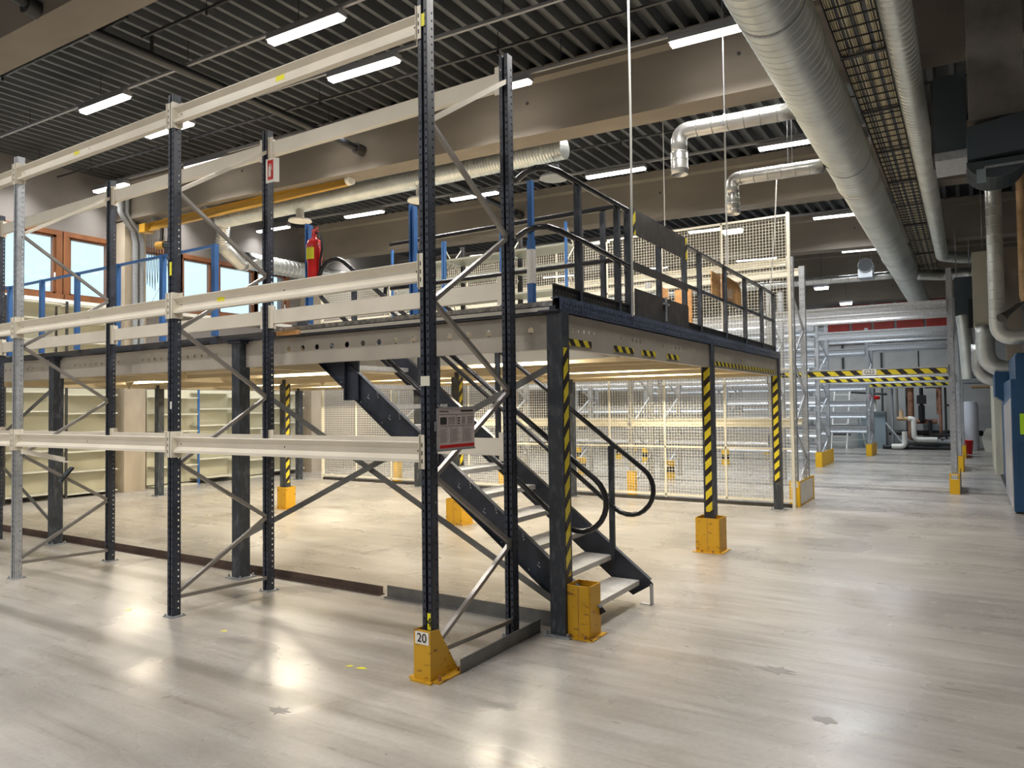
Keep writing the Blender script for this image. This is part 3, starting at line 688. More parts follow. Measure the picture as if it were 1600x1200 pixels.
# ================================================================== STAIR
st = thing('staircase', 'steep dark steel staircase with grey treads up to the mezzanine', 'staircase', (.5, 1.72, 0))
YN_, YF_ = 1.27, 2.19; RUN, RISE = .2475, .186
def stz(x): return .19+(.46-x)*RISE/RUN      # tread nosing line
for y in (YN_, YF_):
    xt = -2.62; t_ = .27
    pr = [(.50, .06), (.60, .16), (.34+.0, stz(.34)+.10), (xt, stz(xt)+.10), (xt, stz(xt)+.10-t_), (.33, .12), (.36, .06)]
    pr = [(.40, .06), (.58, .17), (.55, .20), (xt, stz(xt)+.08), (xt, stz(xt)+.08-t_), (.30, stz(.30)+.08-t_)]
    s = part('stringer', MB().prism(pr, (0, y-.003, 0), (0, y+.003, 0), (1, 0, 0), (0, 0, 1)), 'navy', st)
    a, b = (.55, .20), (xt, stz(xt)+.08)
    sg = 1 if y < 1.7 else -1
    part('flange', MB().bar((a[0], y-sg*.02, a[1]), (b[0], y-sg*.02, b[1]), .045, .005, (0, 0, 1)).bar((.30, y-sg*.02, stz(.30)+.08-t_), (xt, y-sg*.02, stz(xt)+.08-t_), .045, .005, (0, 0, 1)), 'slate', s)
    bl = MB()
    for k in range(12):
        x = .32-RUN*k; z = stz(x)-.02
        for dx, dz in ((-.04, 0), (-.05, -.02), (-.035, -.03), (.07, -.0), (.075, -.022), (.065, .018), (-.13, -.06)): bl.box(x+dx-.005, x+dx+.005, y-.0055, y-.0032, z+dz-.006, z+dz+.006)
    if y < 1.7: part('tread_bolt', bl, 'galv', s)
    ft = MB().box(.44, .448, y-.03, y+.03, 0, .17).box(.44, .50, y-.03, y+.03, 0, .008) if y < 1.7 else MB().box(.56, .568, y-.03, y+.03, .0, .17).box(.47, .568, y-.03, y+.03, 0, .006)
    part('foot', ft, 'navy' if y < 1.7 else 'galv', s)
for k in range(12):
    x = .46-RUN*k; z = .19+RISE*k
    tr = MB().box(x-.26, x, YN_+.006, YF_-.006, z-.04, z); part('tread', tr, 'tread', st)
    gr = MB()
    for q in range(5): gr.box(x-.24+.045*q, x-.215+.045*q, YN_+.02, YF_-.02, z, z+.002)
    part('tread_grip', gr, 'galv', st.children[-1] if False else st) if False else None
part('hanger_plate', MB().box(-1.93, -1.80, YN_-.03, YN_-.01, 1.72, 2.36).box(-1.94, -1.93, YN_-.07, YN_-.01, 1.72, 2.36), 'navy', st)
def handrail(y, name):
    # closed stadium of tube: upper run, U bend at the foot, lower run, U bend at the head
    r = .215; sl_ = Vector((-RUN, 0, RISE)).normalized(); n_ = Vector((RISE, 0, RUN)).normalized()
    c0 = Vector((.38, y, .94)); c1 = c0+sl_*3.13
    pts = [c0-n_*r+sl_*.0]; 
    pts = arc(c0, r, -PI/2, PI/2, -sl_, n_, 12)+arc(c1, r*.98, PI/2, 3*PI/2, -sl_, n_, 12)
    pts.append(pts[0]); h = part('handrail', MB().tube(pts, .021, 12, cap=False), 'tube', st, True)
    for x in (.22, -.93, -1.87):
        top = c0.z+(c0.x-x)*RISE/RUN+r*1.25-.03
        part('rail_post', MB().box(x-.022, x+.022, y-.015, y+.015, stz(x)-.05, top), 'slate', h)
        part('post_bracket', MB().bar((x, y, top-.02), (x-.0, y, top+.01), .02, .012), 'galv', h)
handrail(YN_-.0, 'near'); handrail(YF_, 'far')

# ================================================================== RAILINGS ON THE MEZZANINE
rg = thing('guard_railing', 'black steel guard railing with bent tube ends along the mezzanine edge', 'railing', (.29, 5, ZD+.05))
ZR, ZM = 3.39, 2.94
for y, top in ((1.55, ZR), (2.30, ZR), (2.53, 3.42), (3.30, 3.22), (4.06, 3.42), (4.58, ZR-.02), (5.60, ZR-.02), (6.55, ZR-.02), (7.5, ZR-.02), (8.28, ZR-.02)):
    part('post', MB().box(.235, .275+.01, y-.02, y+.02, ZD+.045, top), 'slate', rg)
def bend(z):
    return [Vector((-.10, 1.24, z+.02)), Vector((.0, 1.20, z+.045)), Vector((.10, 1.185, z+.055)), Vector((.18, 1.20, z+.05)), Vector((.245, 1.27, z+.025)), Vector((.27, 1.40, z+.005)), Vector((.275, 1.6, z))]
part('top_rail', MB().tube(bend(ZR)+[Vector((.275, 2.5, ZR))], .024, 12), 'tube', rg, True)
part('mid_rail', MB().tube(bend(ZM)+[Vector((.275, 2.5, ZM-.05))], .024, 12), 'tube', rg, True)
part('top_rail', MB().box(.232, .288, 4.06, 8.30, ZR-.04, ZR-.02), 'slate', rg)
part('mid_rail', MB().box(.232, .252, 4.06, 8.30, ZM-.02, ZM+.02), 'slate', rg)
# gate with plates
gt = thing('pallet_gate', 'dark steel lift gate with a solid top plate in the railing', 'gate', (.3, 3.3, ZD+.05))
part('top_plate', MB().box(.288, .294, 2.56, 4.08, 3.19, 3.43), 'brown', gt)
part('mid_plate', MB().box(.288, .294, 2.56, 4.08, 2.86, 2.94), 'brown', gt)
part('kick_plate', MB().box(.288, .294, 2.60, 4.08, ZD+.115, ZD+.37), 'brown', gt)
hz = part('hazard_mark', MB().box(.2945, .2955, 2.58, 2.64, 3.19, 3.43).box(.2945, .2955, 4.02, 4.07, 3.19, 3.43), 'hazcol', gt)
part('latch', MB().box(.296, .31, 3.36, 3.385, ZD+.14, ZD+.38).box(.296, .31, 3.30, 3.46, ZD+.30, ZD+.32), 'galvd', gt)
# rail behind the stair opening
rb = thing('stair_opening_railing', 'dark tube railing along the back of the stair opening', 'railing', (-1, 2.33, ZD+.05))
part('top_rail', MB().tube([(-2.37, 2.33, ZR), (.24, 2.33, ZR)], .024, 12), 'tube', rb, True)
part('mid_rail', MB().tube([(-2.37, 2.33, ZM-.02), (.24, 2.33, ZM-.02)], .024, 12), 'tube', rb, True)
for x in (-1.9, -.9, .11): part('post', MB().box(x-.02, x+.02, 2.31, 2.35, ZD+.045, ZR-.03), 'slate', rb)
# blue posts
br = thing('blue_railing', 'blue painted post railing along the left front mezzanine edge', 'railing', (-6, 1.3, ZD+.045))
for x in (-8.5, -7.6, -6.71, -5.79, -4.87, -3.93): part('post', MB().box(x-.03, x+.03, 1.28, 1.33, ZD+.1, 3.41), 'blue', br)
part('top_rail', MB().box(-9.4, -3.93, 1.292, 1.318, 3.38, 3.41), 'blue', br)
for x, z, lab in ((-2.49, 3.42, 'free standing blue post holding the fire extinguisher'), (-1.2, 3.40, 'free standing blue post right of the fire extinguisher post')):
    t = thing('blue_post', lab, 'post', (x, 1.3, ZD+.1))
    part('post_body', MB().box(x-.028, x-.012, 1.275, 1.325, ZD+.1, z).box(x+.012, x+.03, 1.275, 1.325, ZD+.1, z-.02).box(x-.012, x+.012, 1.30, 1.325, ZD+.1, z-.01), 'blue', t)
    part('foot', MB().box(x-.06, x+.06, 1.15, 1.36, ZD+.045, ZD+.1), 'dark', t)
t = thing('blue_post', 'blue and white taped post carrying the bent rail ends at the mezzanine corner', 'post', (.03, 1.22, ZD+.045))
part('post_body', MB().box(.0, .05, 1.20, 1.245, ZD+.06, ZM-.03), 'blue', t)
part('post_body', MB().box(.005, .045, 1.205, 1.24, ZM-.03, 3.37), 'blue', t)
part('white_tape', MB().box(-.001, .051, 1.199, 1.246, ZD+.25, ZM-.10), 'white', t)
part('foot', MB().box(-.08, .14, 1.15, 1.30, ZD+.045, ZD+.06), 'dark', t)
# fire extinguisher
ex = thing('fire_extinguisher', 'red fire extinguisher with yellow label hung on a blue post', 'fire extinguisher', (-2.37, 1.30, 2.86))
c = (-2.385, 1.27, 2.86)
part('cylinder', MB().lathe([(.05, 0), (.062, .02), (.064, .15), (.074, .20), (.076, .33), (.06, .375), (.026, .40), (.024, .42)], c, 24), 'red', ex, True)
part('valve', MB().lathe([(.02, 0), (.024, .01), (.02, .045)], (c[0], c[1], c[2]+.42), 12).bar((c[0]-.03, c[1], c[2]+.475), (c[0]+.05, c[1], c[2]+.495), .016, .01).bar((c[0]-.01, c[1], c[2]+.455), (c[0]+.055, c[1], c[2]+.46), .016, .01), 'red', ex)
part('hose', MB().tube([(c[0]+.02, c[1], c[2]+.45), (c[0]+.07, c[1]-.01, c[2]+.44), (c[0]+.11, c[1]-.01, c[2]+.37), (c[0]+.115, c[1]-.01, c[2]+.28), (c[0]+.09, c[1]-.01, c[2]+.18), (c[0]+.08, c[1]-.01, c[2]+.05)], .011, 8), 'black', ex, True)
lb = MB(); n = 8
for k in range(n):
    a0 = -PI/2-.45+k*1.25/n; a1 = a0+1.25/n; R_ = .0775
    lb.add([(c[0]+R_*math.cos(a0), c[1]+R_*math.sin(a0), c[2]+.19), (c[0]+R_*math.cos(a1), c[1]+R_*math.sin(a1), c[2]+.19), (c[0]+R_*math.cos(a1), c[1]+R_*math.sin(a1), c[2]+.30), (c[0]+R_*math.cos(a0), c[1]+R_*math.sin(a0), c[2]+.30)], [(0, 1, 2, 3)])
part('label_sticker', lb, 'labely', ex)
# wooden sign boards on the railing
t = thing('wooden_board', 'orange plywood board with white painted digits tied to the railing', 'board', (.22, 5.95, 2.95))
part('board', MB().prism([(5.64, 2.97), (6.50, 2.97), (6.50, 3.20), (6.40, 3.27), (5.64, 3.29)], (.205, 0, 0), (.222, 0, 0), (0, 1, 0), (0, 0, 1)), 'ply', t)
part('board', MB().box(.19, .204, 5.25, 5.62, 2.96, 3.27), 'ply', t)
text('painted_digits', '0.07', .18, frame_mtx((.2235, 5.95, 3.07), (0, 1, 0), (0, 0, 1)), 'white', t)
t = thing('wooden_crate', 'orange wooden crate standing behind the lift gate', 'crate', (-.2, 4.7, ZD+.05))
part('side_board', MB().box(-.22, -.19, 4.55, 4.80, ZD+.05, 3.02), 'ply', t); part('side_board', MB().box(-.10, .1, 4.78, 4.81, ZD+.05, 3.0), 'ply', t)

# upper-level shelving on the deck
sh0 = None
for i, (x0, lab) in enumerate(((-3.55, 'blue and cream shelving bay on the mezzanine, right one'), (-4.75, 'blue and cream shelving bay on the mezzanine, middle one'), (-5.95, 'blue and cream shelving bay on the mezzanine, left one'))):
    if sh0 is None:
        t = thing('shelving_bay', lab, 'shelving', (x0, 6.4, ZD+.045)); sh0 = t
        for dx in (0, 1.15):
            for dy in (0, .55): part('upright', MB().box(x0+dx-.018, x0+dx+.018, 6.4+dy-.018, 6.4+dy+.018, ZD+.05, 4.5), 'blue' if dy == 0 else 'dark', t)
        for z in (2.62, 3.1, 3.45, 3.85, 4.15): part('shelf', MB().box(x0, x0+1.15, 6.40, 6.95, z, z+.03), 'shelfg', t)
        for z0, z1 in ((3.88, 4.45), (3.1, 3.8)):
            part('side_brace', MB().bar((x0+1.15, 6.4, z0), (x0+1.15, 6.95, z1), .01, .02, (1, 0, 0)).bar((x0+1.15, 6.4, z1), (x0+1.15, 6.95, z0), .01, .02, (1, 0, 0)), 'cream', t)
    else: dup(sh0, (x0, 6.4, ZD+.045), lab, 'shelving bays on the mezzanine')
sh0['group'] = 'shelving bays on the mezzanine'

# ================================================================== WALL SHELVING (left wall)
wsp = None
def wall_shelf(y0, z0, zs, h, lab, L=1.0):
    global wsp
    X0, X1 = XW+.03, XW+.40
    if y0 > 5 or True:
        t = thing('wall_shelving', lab, 'shelving', (X1, y0, z0), 'shelving bays along the window wall')
    for dy in (0,): part('upright', MB().box(X1-.03, X1, y0-.02, y0+.02, z0, z0+h), 'blue' if (5 < y0 < 8 and z0 < 1) else 'dark', t)
    part('back_panel', MB().box(X0, X0+.01, y0, y0+L, z0+.05, z0+h), 'shelfback', t)
    for z in zs: part('shelf', MB().box(X0, X1-.005, y0+.02, y0+L-.02, z0+z-.025, z0+z), 'shelf', t)
    return t
lower = [.08, .50, .88, 1.25, 1.62, 1.98]
for i, y0 in enumerate((-2.4, -1.4, -.4, .6, 1.6, 2.6, 3.65)):
    wall_shelf(y0, 0, [z+(.05 if i % 2 else 0) for z in lower], 2.1, 'cream wall shelving bay under the mezzanine, number %s left of the concrete column' % ['seven', 'six', 'five', 'four', 'three', 'two', 'one'][i])
for i, y0 in enumerate((5.45, 6.45, 7.45, 8.5)):
    wall_shelf(y0, 0, [z+(.06 if i % 2 else -.05) for z in lower], 2.1, 'cream wall shelving bay right of the concrete column, %s' % ['first', 'second', 'third', 'fourth'][i])
for i, y0 in enumerate((-.4, .6, 1.6, 2.6, 3.65)):
    wall_shelf(y0, 2.45, [.12, .55, .95, 1.25], 1.3, 'upper wall shelving bay under the windows, %s from the left' % ['first', 'second', 'third', 'fourth', 'fifth'][i])
# drain pipes beside the wall column
t = thing('rain_pipe', 'pair of dark grey drain pipes bending down beside the concrete column', 'pipe', (XW+.5, 4.9, 2.4))
for k, dy in enumerate((0, .13)):
    part('pipe', MB().tube([(XW+.62, 4.55+dy, 6.3), (XW+.6, 4.55+dy, 5.65), (XW+.58, 4.66+dy, 5.5), (XW+.5, 4.86+dy, 5.35), (XW+.5, 4.92+dy, 5.1), (XW+.5, 4.92+dy, 2.4)], .055, 12), 'galvd', t, True)

# ================================================================== FLOOR PROFILES
t = thing('floor_channel', 'long rusty brown floor channel along the mezzanine front, left part', 'floor profile', (-5, 1.31, 0))
part('profile', MB().prism([(0, 0), (.07, 0), (.07, .008), (.05, .012), (.05, .075), (.042, .075), (.035, .012), (0, .01)], (-10.6, 1.28, 0), (-1.60, 1.28, 0), (0, 1, 0), (0, 0, 1)), 'rustbar', t)
t = thing('floor_channel', 'grey steel floor angle under the stair foot', 'floor profile', (-.7, 1.30, 0))
part('profile', MB().prism([(0, 0), (.07, 0), (.07, .008), (.05, .01), (.05, .10), (.043, .10), (.043, .01), (0, .01)], (-1.52, 1.25, 0), (.22, 1.25, 0), (0, 1, 0), (0, 0, 1)), 'angle', t)
t = thing('floor_channel', 'short grey upright steel angle beside the nearest rack frame', 'floor profile', (.1, .65, 0))
part('profile', MB().prism([(0, 0), (.008, 0), (.008, .09), (0, .09)], (.115, .14, 0), (.115, 1.12, 0), (1, 0, 0), (0, 0, 1)).box(.085, .123, .14, 1.12, 0, .006), 'angle', t)

# ================================================================== MESH FENCE
FY = 8.5; FW = 1.04; FX = .44; FH = 4.65
fe = thing('mesh_fence', 'tall cream wire mesh fence behind the mezzanine', 'fence', (-4.8, FY, 0))
def wires():
    m = MB(); r = .0027
    k = 0
    while .05*k < FW-.03:
        x = .02+.05*k; m.box(x-r, x+r, -r, r, .12, FH-.02); k += 1
    k = 0
    while .13+.05*k < FH:
        z = .13+.05*k; m.box(.01, FW-.01, r, 3*r, z-r, z+r); k += 1
    return m
w0 = None
for i in range(10):
    x0 = FX-FW*(i+1)
    if w0 is None:
        m = wires(); me = mesh('mesh_panel', m, 'fence')
        w0 = me
    o = D.objects.new('mesh_panel', w0); COL.objects.link(o); o.parent = fe; o.location = (x0+4.8, 0, 0)
    fr = MB(); e = .012
    fr.box(x0, x0+.022, FY-e, FY+e, .05, FH); fr.box(x0+FW-.003, x0+FW, FY-e, FY+e, .05, FH)
    for z in (.10, .92, 2.18, 3.66, FH-.02): fr.box(x0, x0+FW, FY-e, FY+e, z-.016, z+.016)
    part('panel_frame', fr, 'fence', fe)
part('fence_post', MB().box(FX, FX+.045, FY-.03, FY+.03, 0, FH+.02), 'fence', fe); part('fence_post', MB().box(FX-FW*10-.045, FX-FW*10, FY-.03, FY+.03, 0, FH), 'fence', fe)
part('kick_rail', MB().box(FX-FW*10, FX, FY-.03, FY+.03, .0, .055), 'brown', fe)

# ================================================================== RACKS BEHIND THE FENCE
def far_frame(label, h, dep, mat, name='pallet_rack_frame'):
    t = thing(name, label, 'rack frame')
    for y in (0, dep):
        m = MB(); m.sheet((-.045, y-.035, 0), (1, 0, 0), (0, 0, 1), .09, h, [(.02, [.1+.1*i for i in range(int(h*10)-2)]), (.065, [.1+.1*i for i in range(int(h*10)-2)])], .012, .03)
        for sx in (-.045, .045): m.add([(sx, y-.035, 0), (sx, y+.035, 0), (sx, y+.035, h), (sx, y-.035, h)], [(0, 1, 2, 3)])
        part('upright', m, mat, t, solid=.003)
    z = .15; k = 0
    while z < h-.6:
        a, b = ((0, dep) if k % 2 == 0 else (dep, 0)); part('brace', MB().bar((0, a, z), (0, b, z+.55), .03, .03, (1, 0, 0)), mat, t); z += .55; k += 1
    return t
def far_beam(L, mat, h=.13, haz=False):
    t = thing('rack_beam', '', 'rack beam')
    part('beam_body', MB().prism([(0, 0), (-.05, 0), (-.05, -h*.15), (-.03, -h*.35), (-.03, -h*.65), (-.05, -h*.85), (-.05, -h), (0, -h)], (.05, 0, 0), (L-.05, 0, 0), (0, 1, 0), (0, 0, 1)), mat, t)
    part('end_connector', MB().box(.045, .05, -.055, .0, -h-.03, .03).box(L-.05, L-.045, -.055, .0, -h-.03, .03), mat, t)
    return t
def row(nm, Y, dep, xs, h, mat, levels, bh=.13, cat='galvanised'):
    f = None; bz = {}; bmat = 'fence' if cat == 'pale' else mat
    for i, x in enumerate(xs):
        lab = '%s rack frame, row %s, %s from right' % (cat, nm, ['first', 'second', 'third', 'fourth', 'fifth', 'sixth'][i])
        if f is None: f = far_frame(lab, h, dep, mat); f.location = (x, Y, 0)
        else: dup(f, (x, Y, 0), lab)
    for i in range(len(xs)-1):
        L = round(xs[i]-xs[i+1], 3)
        for z in (levels[i] if isinstance(levels, dict) else levels):
            for face, y in (('front', Y-.035), ('rear', Y+dep+.085)):
                lab = '%s %s beam at height %.1f, bay %d from right, row %s' % (cat, face, z, i+1, nm)
                hh = bh if not (isinstance(levels, dict) and i == 0) else (.15 if z < 3 else .20)
                key = (L, hh)
                if key not in bz: bz[key] = far_beam(L, bmat, hh); b = bz[key]; b.location = (xs[i+1], y, z); b['label'] = lab; b['group'] = 'beams of the row '+nm
                else: dup(bz[key], (xs[i+1], y, z), lab, 'beams of the row '+nm)
row('behind the fence', 8.75, .95, [.44, -2.36, -5.14, -7.92], 4.0, 'galv', [1.385, 3.98], cat='pale')
row('of the first portal', 11.6, 1.1, [2.57, -.55, -2.85, -5.1, -7.4], 4.02, 'galv', {0: [2.27, 3.46], 1: [1.0, 2.27, 3.46], 2: [1.0, 2.27, 3.46], 3: [1.0, 2.27, 3.46]}, bh=.21)
row('of the second portal', 16.4, 1.5, [2.6, -.45, -2.8, -5.1, -7.4], 4.0, 'galv', {0: [2.27, 3.42], 1: [.55, .95, 1.4, 1.8, 2.3, 2.8, 3.3, 3.7], 2: [.9, 1.6, 2.3, 3.0, 3.7], 3: [.9, 1.6, 2.3, 3.3]}, bh=.21)
row('of the third portal', 21.0, 1.1, [2.64, .22, -1.6, -4.3, -7.0], 3.9, 'galv', {0: [2.22, 3.40], 1: [.9, 1.35, 1.7, 2.2, 3.3], 2: [.9, 1.6, 2.2, 3.3], 3: [.9, 1.6, 2.2, 3.3]}, bh=.21)
for (x0, x1, Y, z, nm) in ((-.5, 2.52, 11.6, 2.27, 'first'), (-.4, 2.55, 16.4, 2.27, 'second'), (.27, 2.6, 21.0, 2.22, 'third')):
    t = thing('hazard_strip', 'yellow and black hazard strip on the low beam of the %s portal' % nm, 'hazard strip', ((x0+x1)/2, Y-.1, z-.12))
    part('strip', MB().box(x0+.02, x1-.02, Y-.092, Y-.088, z-.125, z-.035), 'hazfar', t)
    if nm == 'first':
        part('number_plate', MB().box(1.14, 1.38, Y-.097, Y-.093, z-.125, z-.015), 'white', t)
        text('number', 'G22', .10, frame_mtx((1.26, Y-.099, z-.07), (1, 0, 0), (0, 0, 1)), 'ink', t)
# yellow end guards of the portal racks
def end_guard(x, y0, y1, h, label, plate=None):
    t = thing('rack_end_guard', label, 'rack guard', (x, (y0+y1)/2, 0))
    part('guard_plate', MB().box(x-.08, x+.07, y0-.008, y0, 0, h).box(x+.07, x+.078, y0, y1, 0, h).box(x+.07, x+.09, y1-.05, y1, 0, h), 'yellow2', t)
    part('side_panel', MB().box(x+.0785, x+.081, y0+.06, y1-.06, .03, h-.03), 'cream' if plate else 'yellow2', t)
    if plate:
        part('number_plate', MB().box(x-.05, x+.05, y0-.011, y0-.0085, h-.10, h-.02), 'white', t)
        text('number', plate, .07, frame_mtx((x, y0-.012, h-.06), (1, 0, 0), (0, 0, 1)), 'ink', t)
end_guard(.44, 8.66, 9.85, .40, 'yellow end guard numbered 21 at the right end of the rack behind the fence', '21')
end_guard(-.45, 16.3, 18.1, .38, 'yellow end guard at the left foot of the second portal', None)
end_guard(.22, 20.9, 22.2, .36, 'yellow end guard at the left foot of the third portal', None)
end_guard(2.57, 11.5, 12.8, .36, 'yellow end guard numbered G22 at the right foot of the first portal', 'G22')
end_guard(2.6, 16.3, 17.9, .36, 'yellow end guard at the right foot of the second portal', None)
end_guard(2.64, 20.9, 22.2, .36, 'yellow end guard at the right foot of the third portal', None)
# round bumpers
bm0 = None
for i, (x, y, lab) in enumerate(((-5.06, 12.1, 'nearest left'), (-2.83, 12.0, 'nearest right'), (-5.09, 16.2, 'second row middle'), (-7.0, 15.7, 'second row left'), (-2.79, 16.2, 'second row right'), (-2.77, 20.8, 'third row right'), (-6.27, 17.0, 'third row left'), (-7.38, 20.8, 'farthest left'))):
    lab = 'yellow and black upright bumper behind the fence, '+lab; z0 = .03
    if bm0 is None:
        bm0 = thing('rack_bumper', lab, 'bumper', (x, y, 0), 'round bumpers behind the fence')
        part('sleeve', MB().lathe([(.10, .0), (.10, .14)], (x, y, 0), 16).lathe([(.10, .27), (.10, .40)], (x, y, 0), 16), 'yellow2', bm0, True)
        part('band', MB().lathe([(.096, .14), (.096, .27)], (x, y, 0), 16), 'ink', bm0, True)
    else: dup(bm0, (x, y, 0), lab, 'round bumpers behind the fence')
g0 = None
for x, y, lab in ((-2.36, 8.69, 'second'), (-5.14, 8.69, 'third'), (-7.92, 8.69, 'fourth')):
    lab = 'tall yellow corner guard at the %s rack foot behind the fence' % lab
    if g0 is None:
        g0 = thing('rack_guard', lab, 'rack guard', (x, y, 0), 'tall guards behind the fence')
        part('guard_plate', MB().box(x-.07, x+.07, y-.006, y, 0, .45).box(x+.065, x+.07, y, y+.13, 0, .45), 'yellow2', g0)
    else: dup(g0, (x, y, 0), lab, 'tall guards behind the fence')

# ================================================================== DUCTS
def smooth_path(pts, r, n=6):
    pts = [Vector(p) for p in pts]; out = [pts[0]]
    for i in range(1, len(pts)-1):
        a, b, c = pts[i-1], pts[i], pts[i+1]; d1 = (a-b).normalized(); d2 = (c-b).normalized(); ang = d1.angle(d2)
        k = min(r/math.tan(ang/2), (a-b).length*.49, (c-b).length*.49); p0, p1 = b+d1*k, b+d2*k
        for j in range(n+1):
            t = j/n; out.append(p0*(1-t)**2+b*2*t*(1-t)+p1*t*t)
    out.append(pts[-1]); return out
def duct(name, label, segs, mat='duct', pitch=.13, n=28):
    """segs: list of (points, radius, bend radius)"""
    first = Vector(segs[0][0][0]); t = thing(name, label, 'duct', tuple(first))
    for pts, r, br_ in segs:
        sp_ = smooth_path(pts, br_) if len(pts) > 2 else [Vector(p) for p in pts]
        P_, R_ = [], []
        for a, b in zip(sp_[:-1], sp_[1:]):
            L = (b-a).length
            if L > pitch*1.5:
                q, rad = ribbed(a, b, r, pitch, n); P_ += q[:-1]; R_ += rad[:-1]
            else: P_.append(a); R_.append(r)
        P_.append(sp_[-1]); R_.append(r)
        part('duct_run', MB().tube(P_, r, n, radii=R_, cap=False), mat, t, True, solid=.003)
    return t
BX, BZ, BR = 1.60, 4.74, .265
bd = duct('main_duct', 'large galvanised spiral duct running the length of the aisle ceiling', [([(BX, -8, BZ), (BX, 23.5, BZ)], BR, 0)], pitch=.125, n=40)
for y in (7.45, 13.6): part('joint_collar', MB().tube([(BX, y, BZ), (BX, y+.02, BZ), (BX, y+.08, BZ), (BX, y+.10, BZ)], BR, 40, radii=[BR+.005, BR+.022, BR+.022, BR+.005]), 'ductw', bd, True)
for y in (2.2, 6.4, 11.0, 15.8): part('hanger_strap', MB().tube([(BX, y, BZ), (BX, y+.03, BZ)], BR+.004, 40).bar((BX-BR, y+.015, BZ), (BX-BR, y+.015, 6.1), .01, .01).bar((BX+BR, y+.015, BZ), (BX+BR, y+.015, 6.1), .01, .01), 'galvd', bd)
part('end_cap', MB().tube([(BX, 23.45, BZ), (BX, 23.5, BZ)], BR+.004, 40), 'duct', bd)
t = duct('branch_duct', 'bright branch duct with downward elbow, the nearer of two', [([(BX-.22, 4.3, 4.66), (.15, 4.3, 4.70), (.15, 4.3, 4.45)], .088, .22)], 'ductw', .17, 24)
part('outlet_sleeve', MB().tube([(.15, 4.3, 4.47), (.15, 4.3, 4.465), (.15, 4.3, 4.30), (.15, 4.3, 4.21)], .09, 24, cap=False, radii=[.089, .093, .093, .093]), 'ductw', t, True, solid=.003)
for z in (4.45, 4.37, 4.27): part('clamp_band', MB().tube([(.15, 4.3, z), (.15, 4.3, z+.012)], .097, 24), 'ductw', t, True)
part('hanger_rod', MB().tube([(.66, 4.3, 4.70), (.66, 4.3, 6.05)], .006, 6).tube([(.66, 4.3, 4.69), (.675, 4.3, 4.69)], .093, 24), 'galvd', t)
t = duct('branch_duct', 'bright branch duct with downward elbow, the farther of two', [([(BX-.22, 6.12, 4.59), (.24, 6.12, 4.62), (.24, 6.12, 4.40)], .088, .2)], 'ductw', .17, 24)
part('outlet_sleeve', MB().tube([(.24, 6.12, 4.42), (.24, 6.12, 4.41), (.24, 6.12, 4.15)], .09, 24, cap=False, radii=[.089, .093, .093]), 'ductw', t, True, solid=.003)
for z in (4.36, 4.28, 4.2): part('clamp_band', MB().tube([(.24, 6.12, z), (.24, 6.12, z+.012)], .097, 24), 'ductw', t, True)
part('hanger_rod', MB().tube([(.95, 6.12, 4.62), (.95, 6.12, 6.05)], .006, 6).tube([(1.0, 6.12, 4.62), (1.0, 6.12, 6.05)], .006, 6), 'galvd', t)
# second, slimmer spiral duct
SX, SZ = 2.40, 4.84
sd = duct('slim_duct', 'slim galvanised spiral duct right of the cable tray, bending away at the far end', [([(SX, -8, SZ), (SX, 15.0, SZ), (SX+.45, 15.6, SZ), (3.22, 15.7, SZ), (3.22, 15.7, 4.0)], .118, .3)], pitch=.10, n=28)
duct('link_duct', 'short duct linking the large duct to the right side, farther back', [([(BX+.15, 16.6, BZ), (2.35, 16.9, 4.70), (3.0, 16.9, 4.70), (3.0, 16.9, 4.3)], .13, .25)], 'ductw', .17, 24)
# cable tray with bundles
TX0, TX1, TZ = 1.885, 2.255, 4.90
ct = thing('cable_tray', 'black wire basket cable tray full of cream cables between the ducts', 'cable tray', (2.07, 5, TZ))
y = -6.0; m = MB()
while y < 18.5: m.box(TX0, TX1, y-.006, y+.006, TZ-.006, TZ+.006); y += .207
for x in (TX0, TX0+.19, TX1): m.box(x-.005, x+.005, -6, 18.5, TZ, TZ+.012)
part('tray_grid', m, 'dark', ct)
part('tray_side', MB().box(TX0-.006, TX0, -6, 18.5, TZ, TZ+.07).box(TX1, TX1+.006, -6, 18.5, TZ, TZ+.07), 'galvd', ct)
for y in [-2.3+1.55*k for k in range(13)]: part('tray_joint', MB().box(TX0-.01, TX1+.01, y-.025, y+.025, TZ-.015, TZ+.0), 'dark', ct)
m = MB(); xs = []
for k in range(36):
    x = TX0+.01+k*.0100
    if k in (4, 6, 7, 9, 10, 15, 16, 17, 26, 27, 28, 29, 33): continue
    m.tube([(x+.004*math.sin(q*.9+k), -6+1.5*q, TZ+.022+.006*(k % 3)) for q in range(17)], .0048, 5, cap=False)
part('cable_bundle', m, 'cable', ct, True)
part('tray_floor', MB().box(TX0, TX1, -6, 18.5, TZ+.05, TZ+.055), 'black', ct)
# flexible duct along the beam and diffusers
fd = thing('flexible_duct', 'ribbed silver flexible duct with round diffusers behind the large concrete beam', 'duct', (-6, 5.55, 5.4))
p0, p1 = Vector((-9.7, 5.55, roofz(-9.7)-.93)), Vector((-1.95, 5.55, roofz(-1.95)-.80))
q, rad = ribbed(p0, p1, .15, .05, 20, .008)
part('duct_run', MB().tube(q, .15, 20, radii=rad), 'duct', fd, True)
for x in (-7.35, -4.55, -2.1):
    z = roofz(x)-.9
    d = part('diffuser', MB().lathe([(.07, -.13), (.07, -.30)], (x, 5.5, z), 16).lathe([(.21, -.33), (.20, -.30), (.08, -.28)], (x, 5.5, z), 24), 'white' if x < -3 else 'galvd', fd, True)
pp = smooth_path([(-9.6, 5.55, 5.40), (-10.0, 5.8, 5.0), (-10.8, 6.9, 4.85), (-11.45, 7.7, 5.15)], .4)
q, rad = [], []
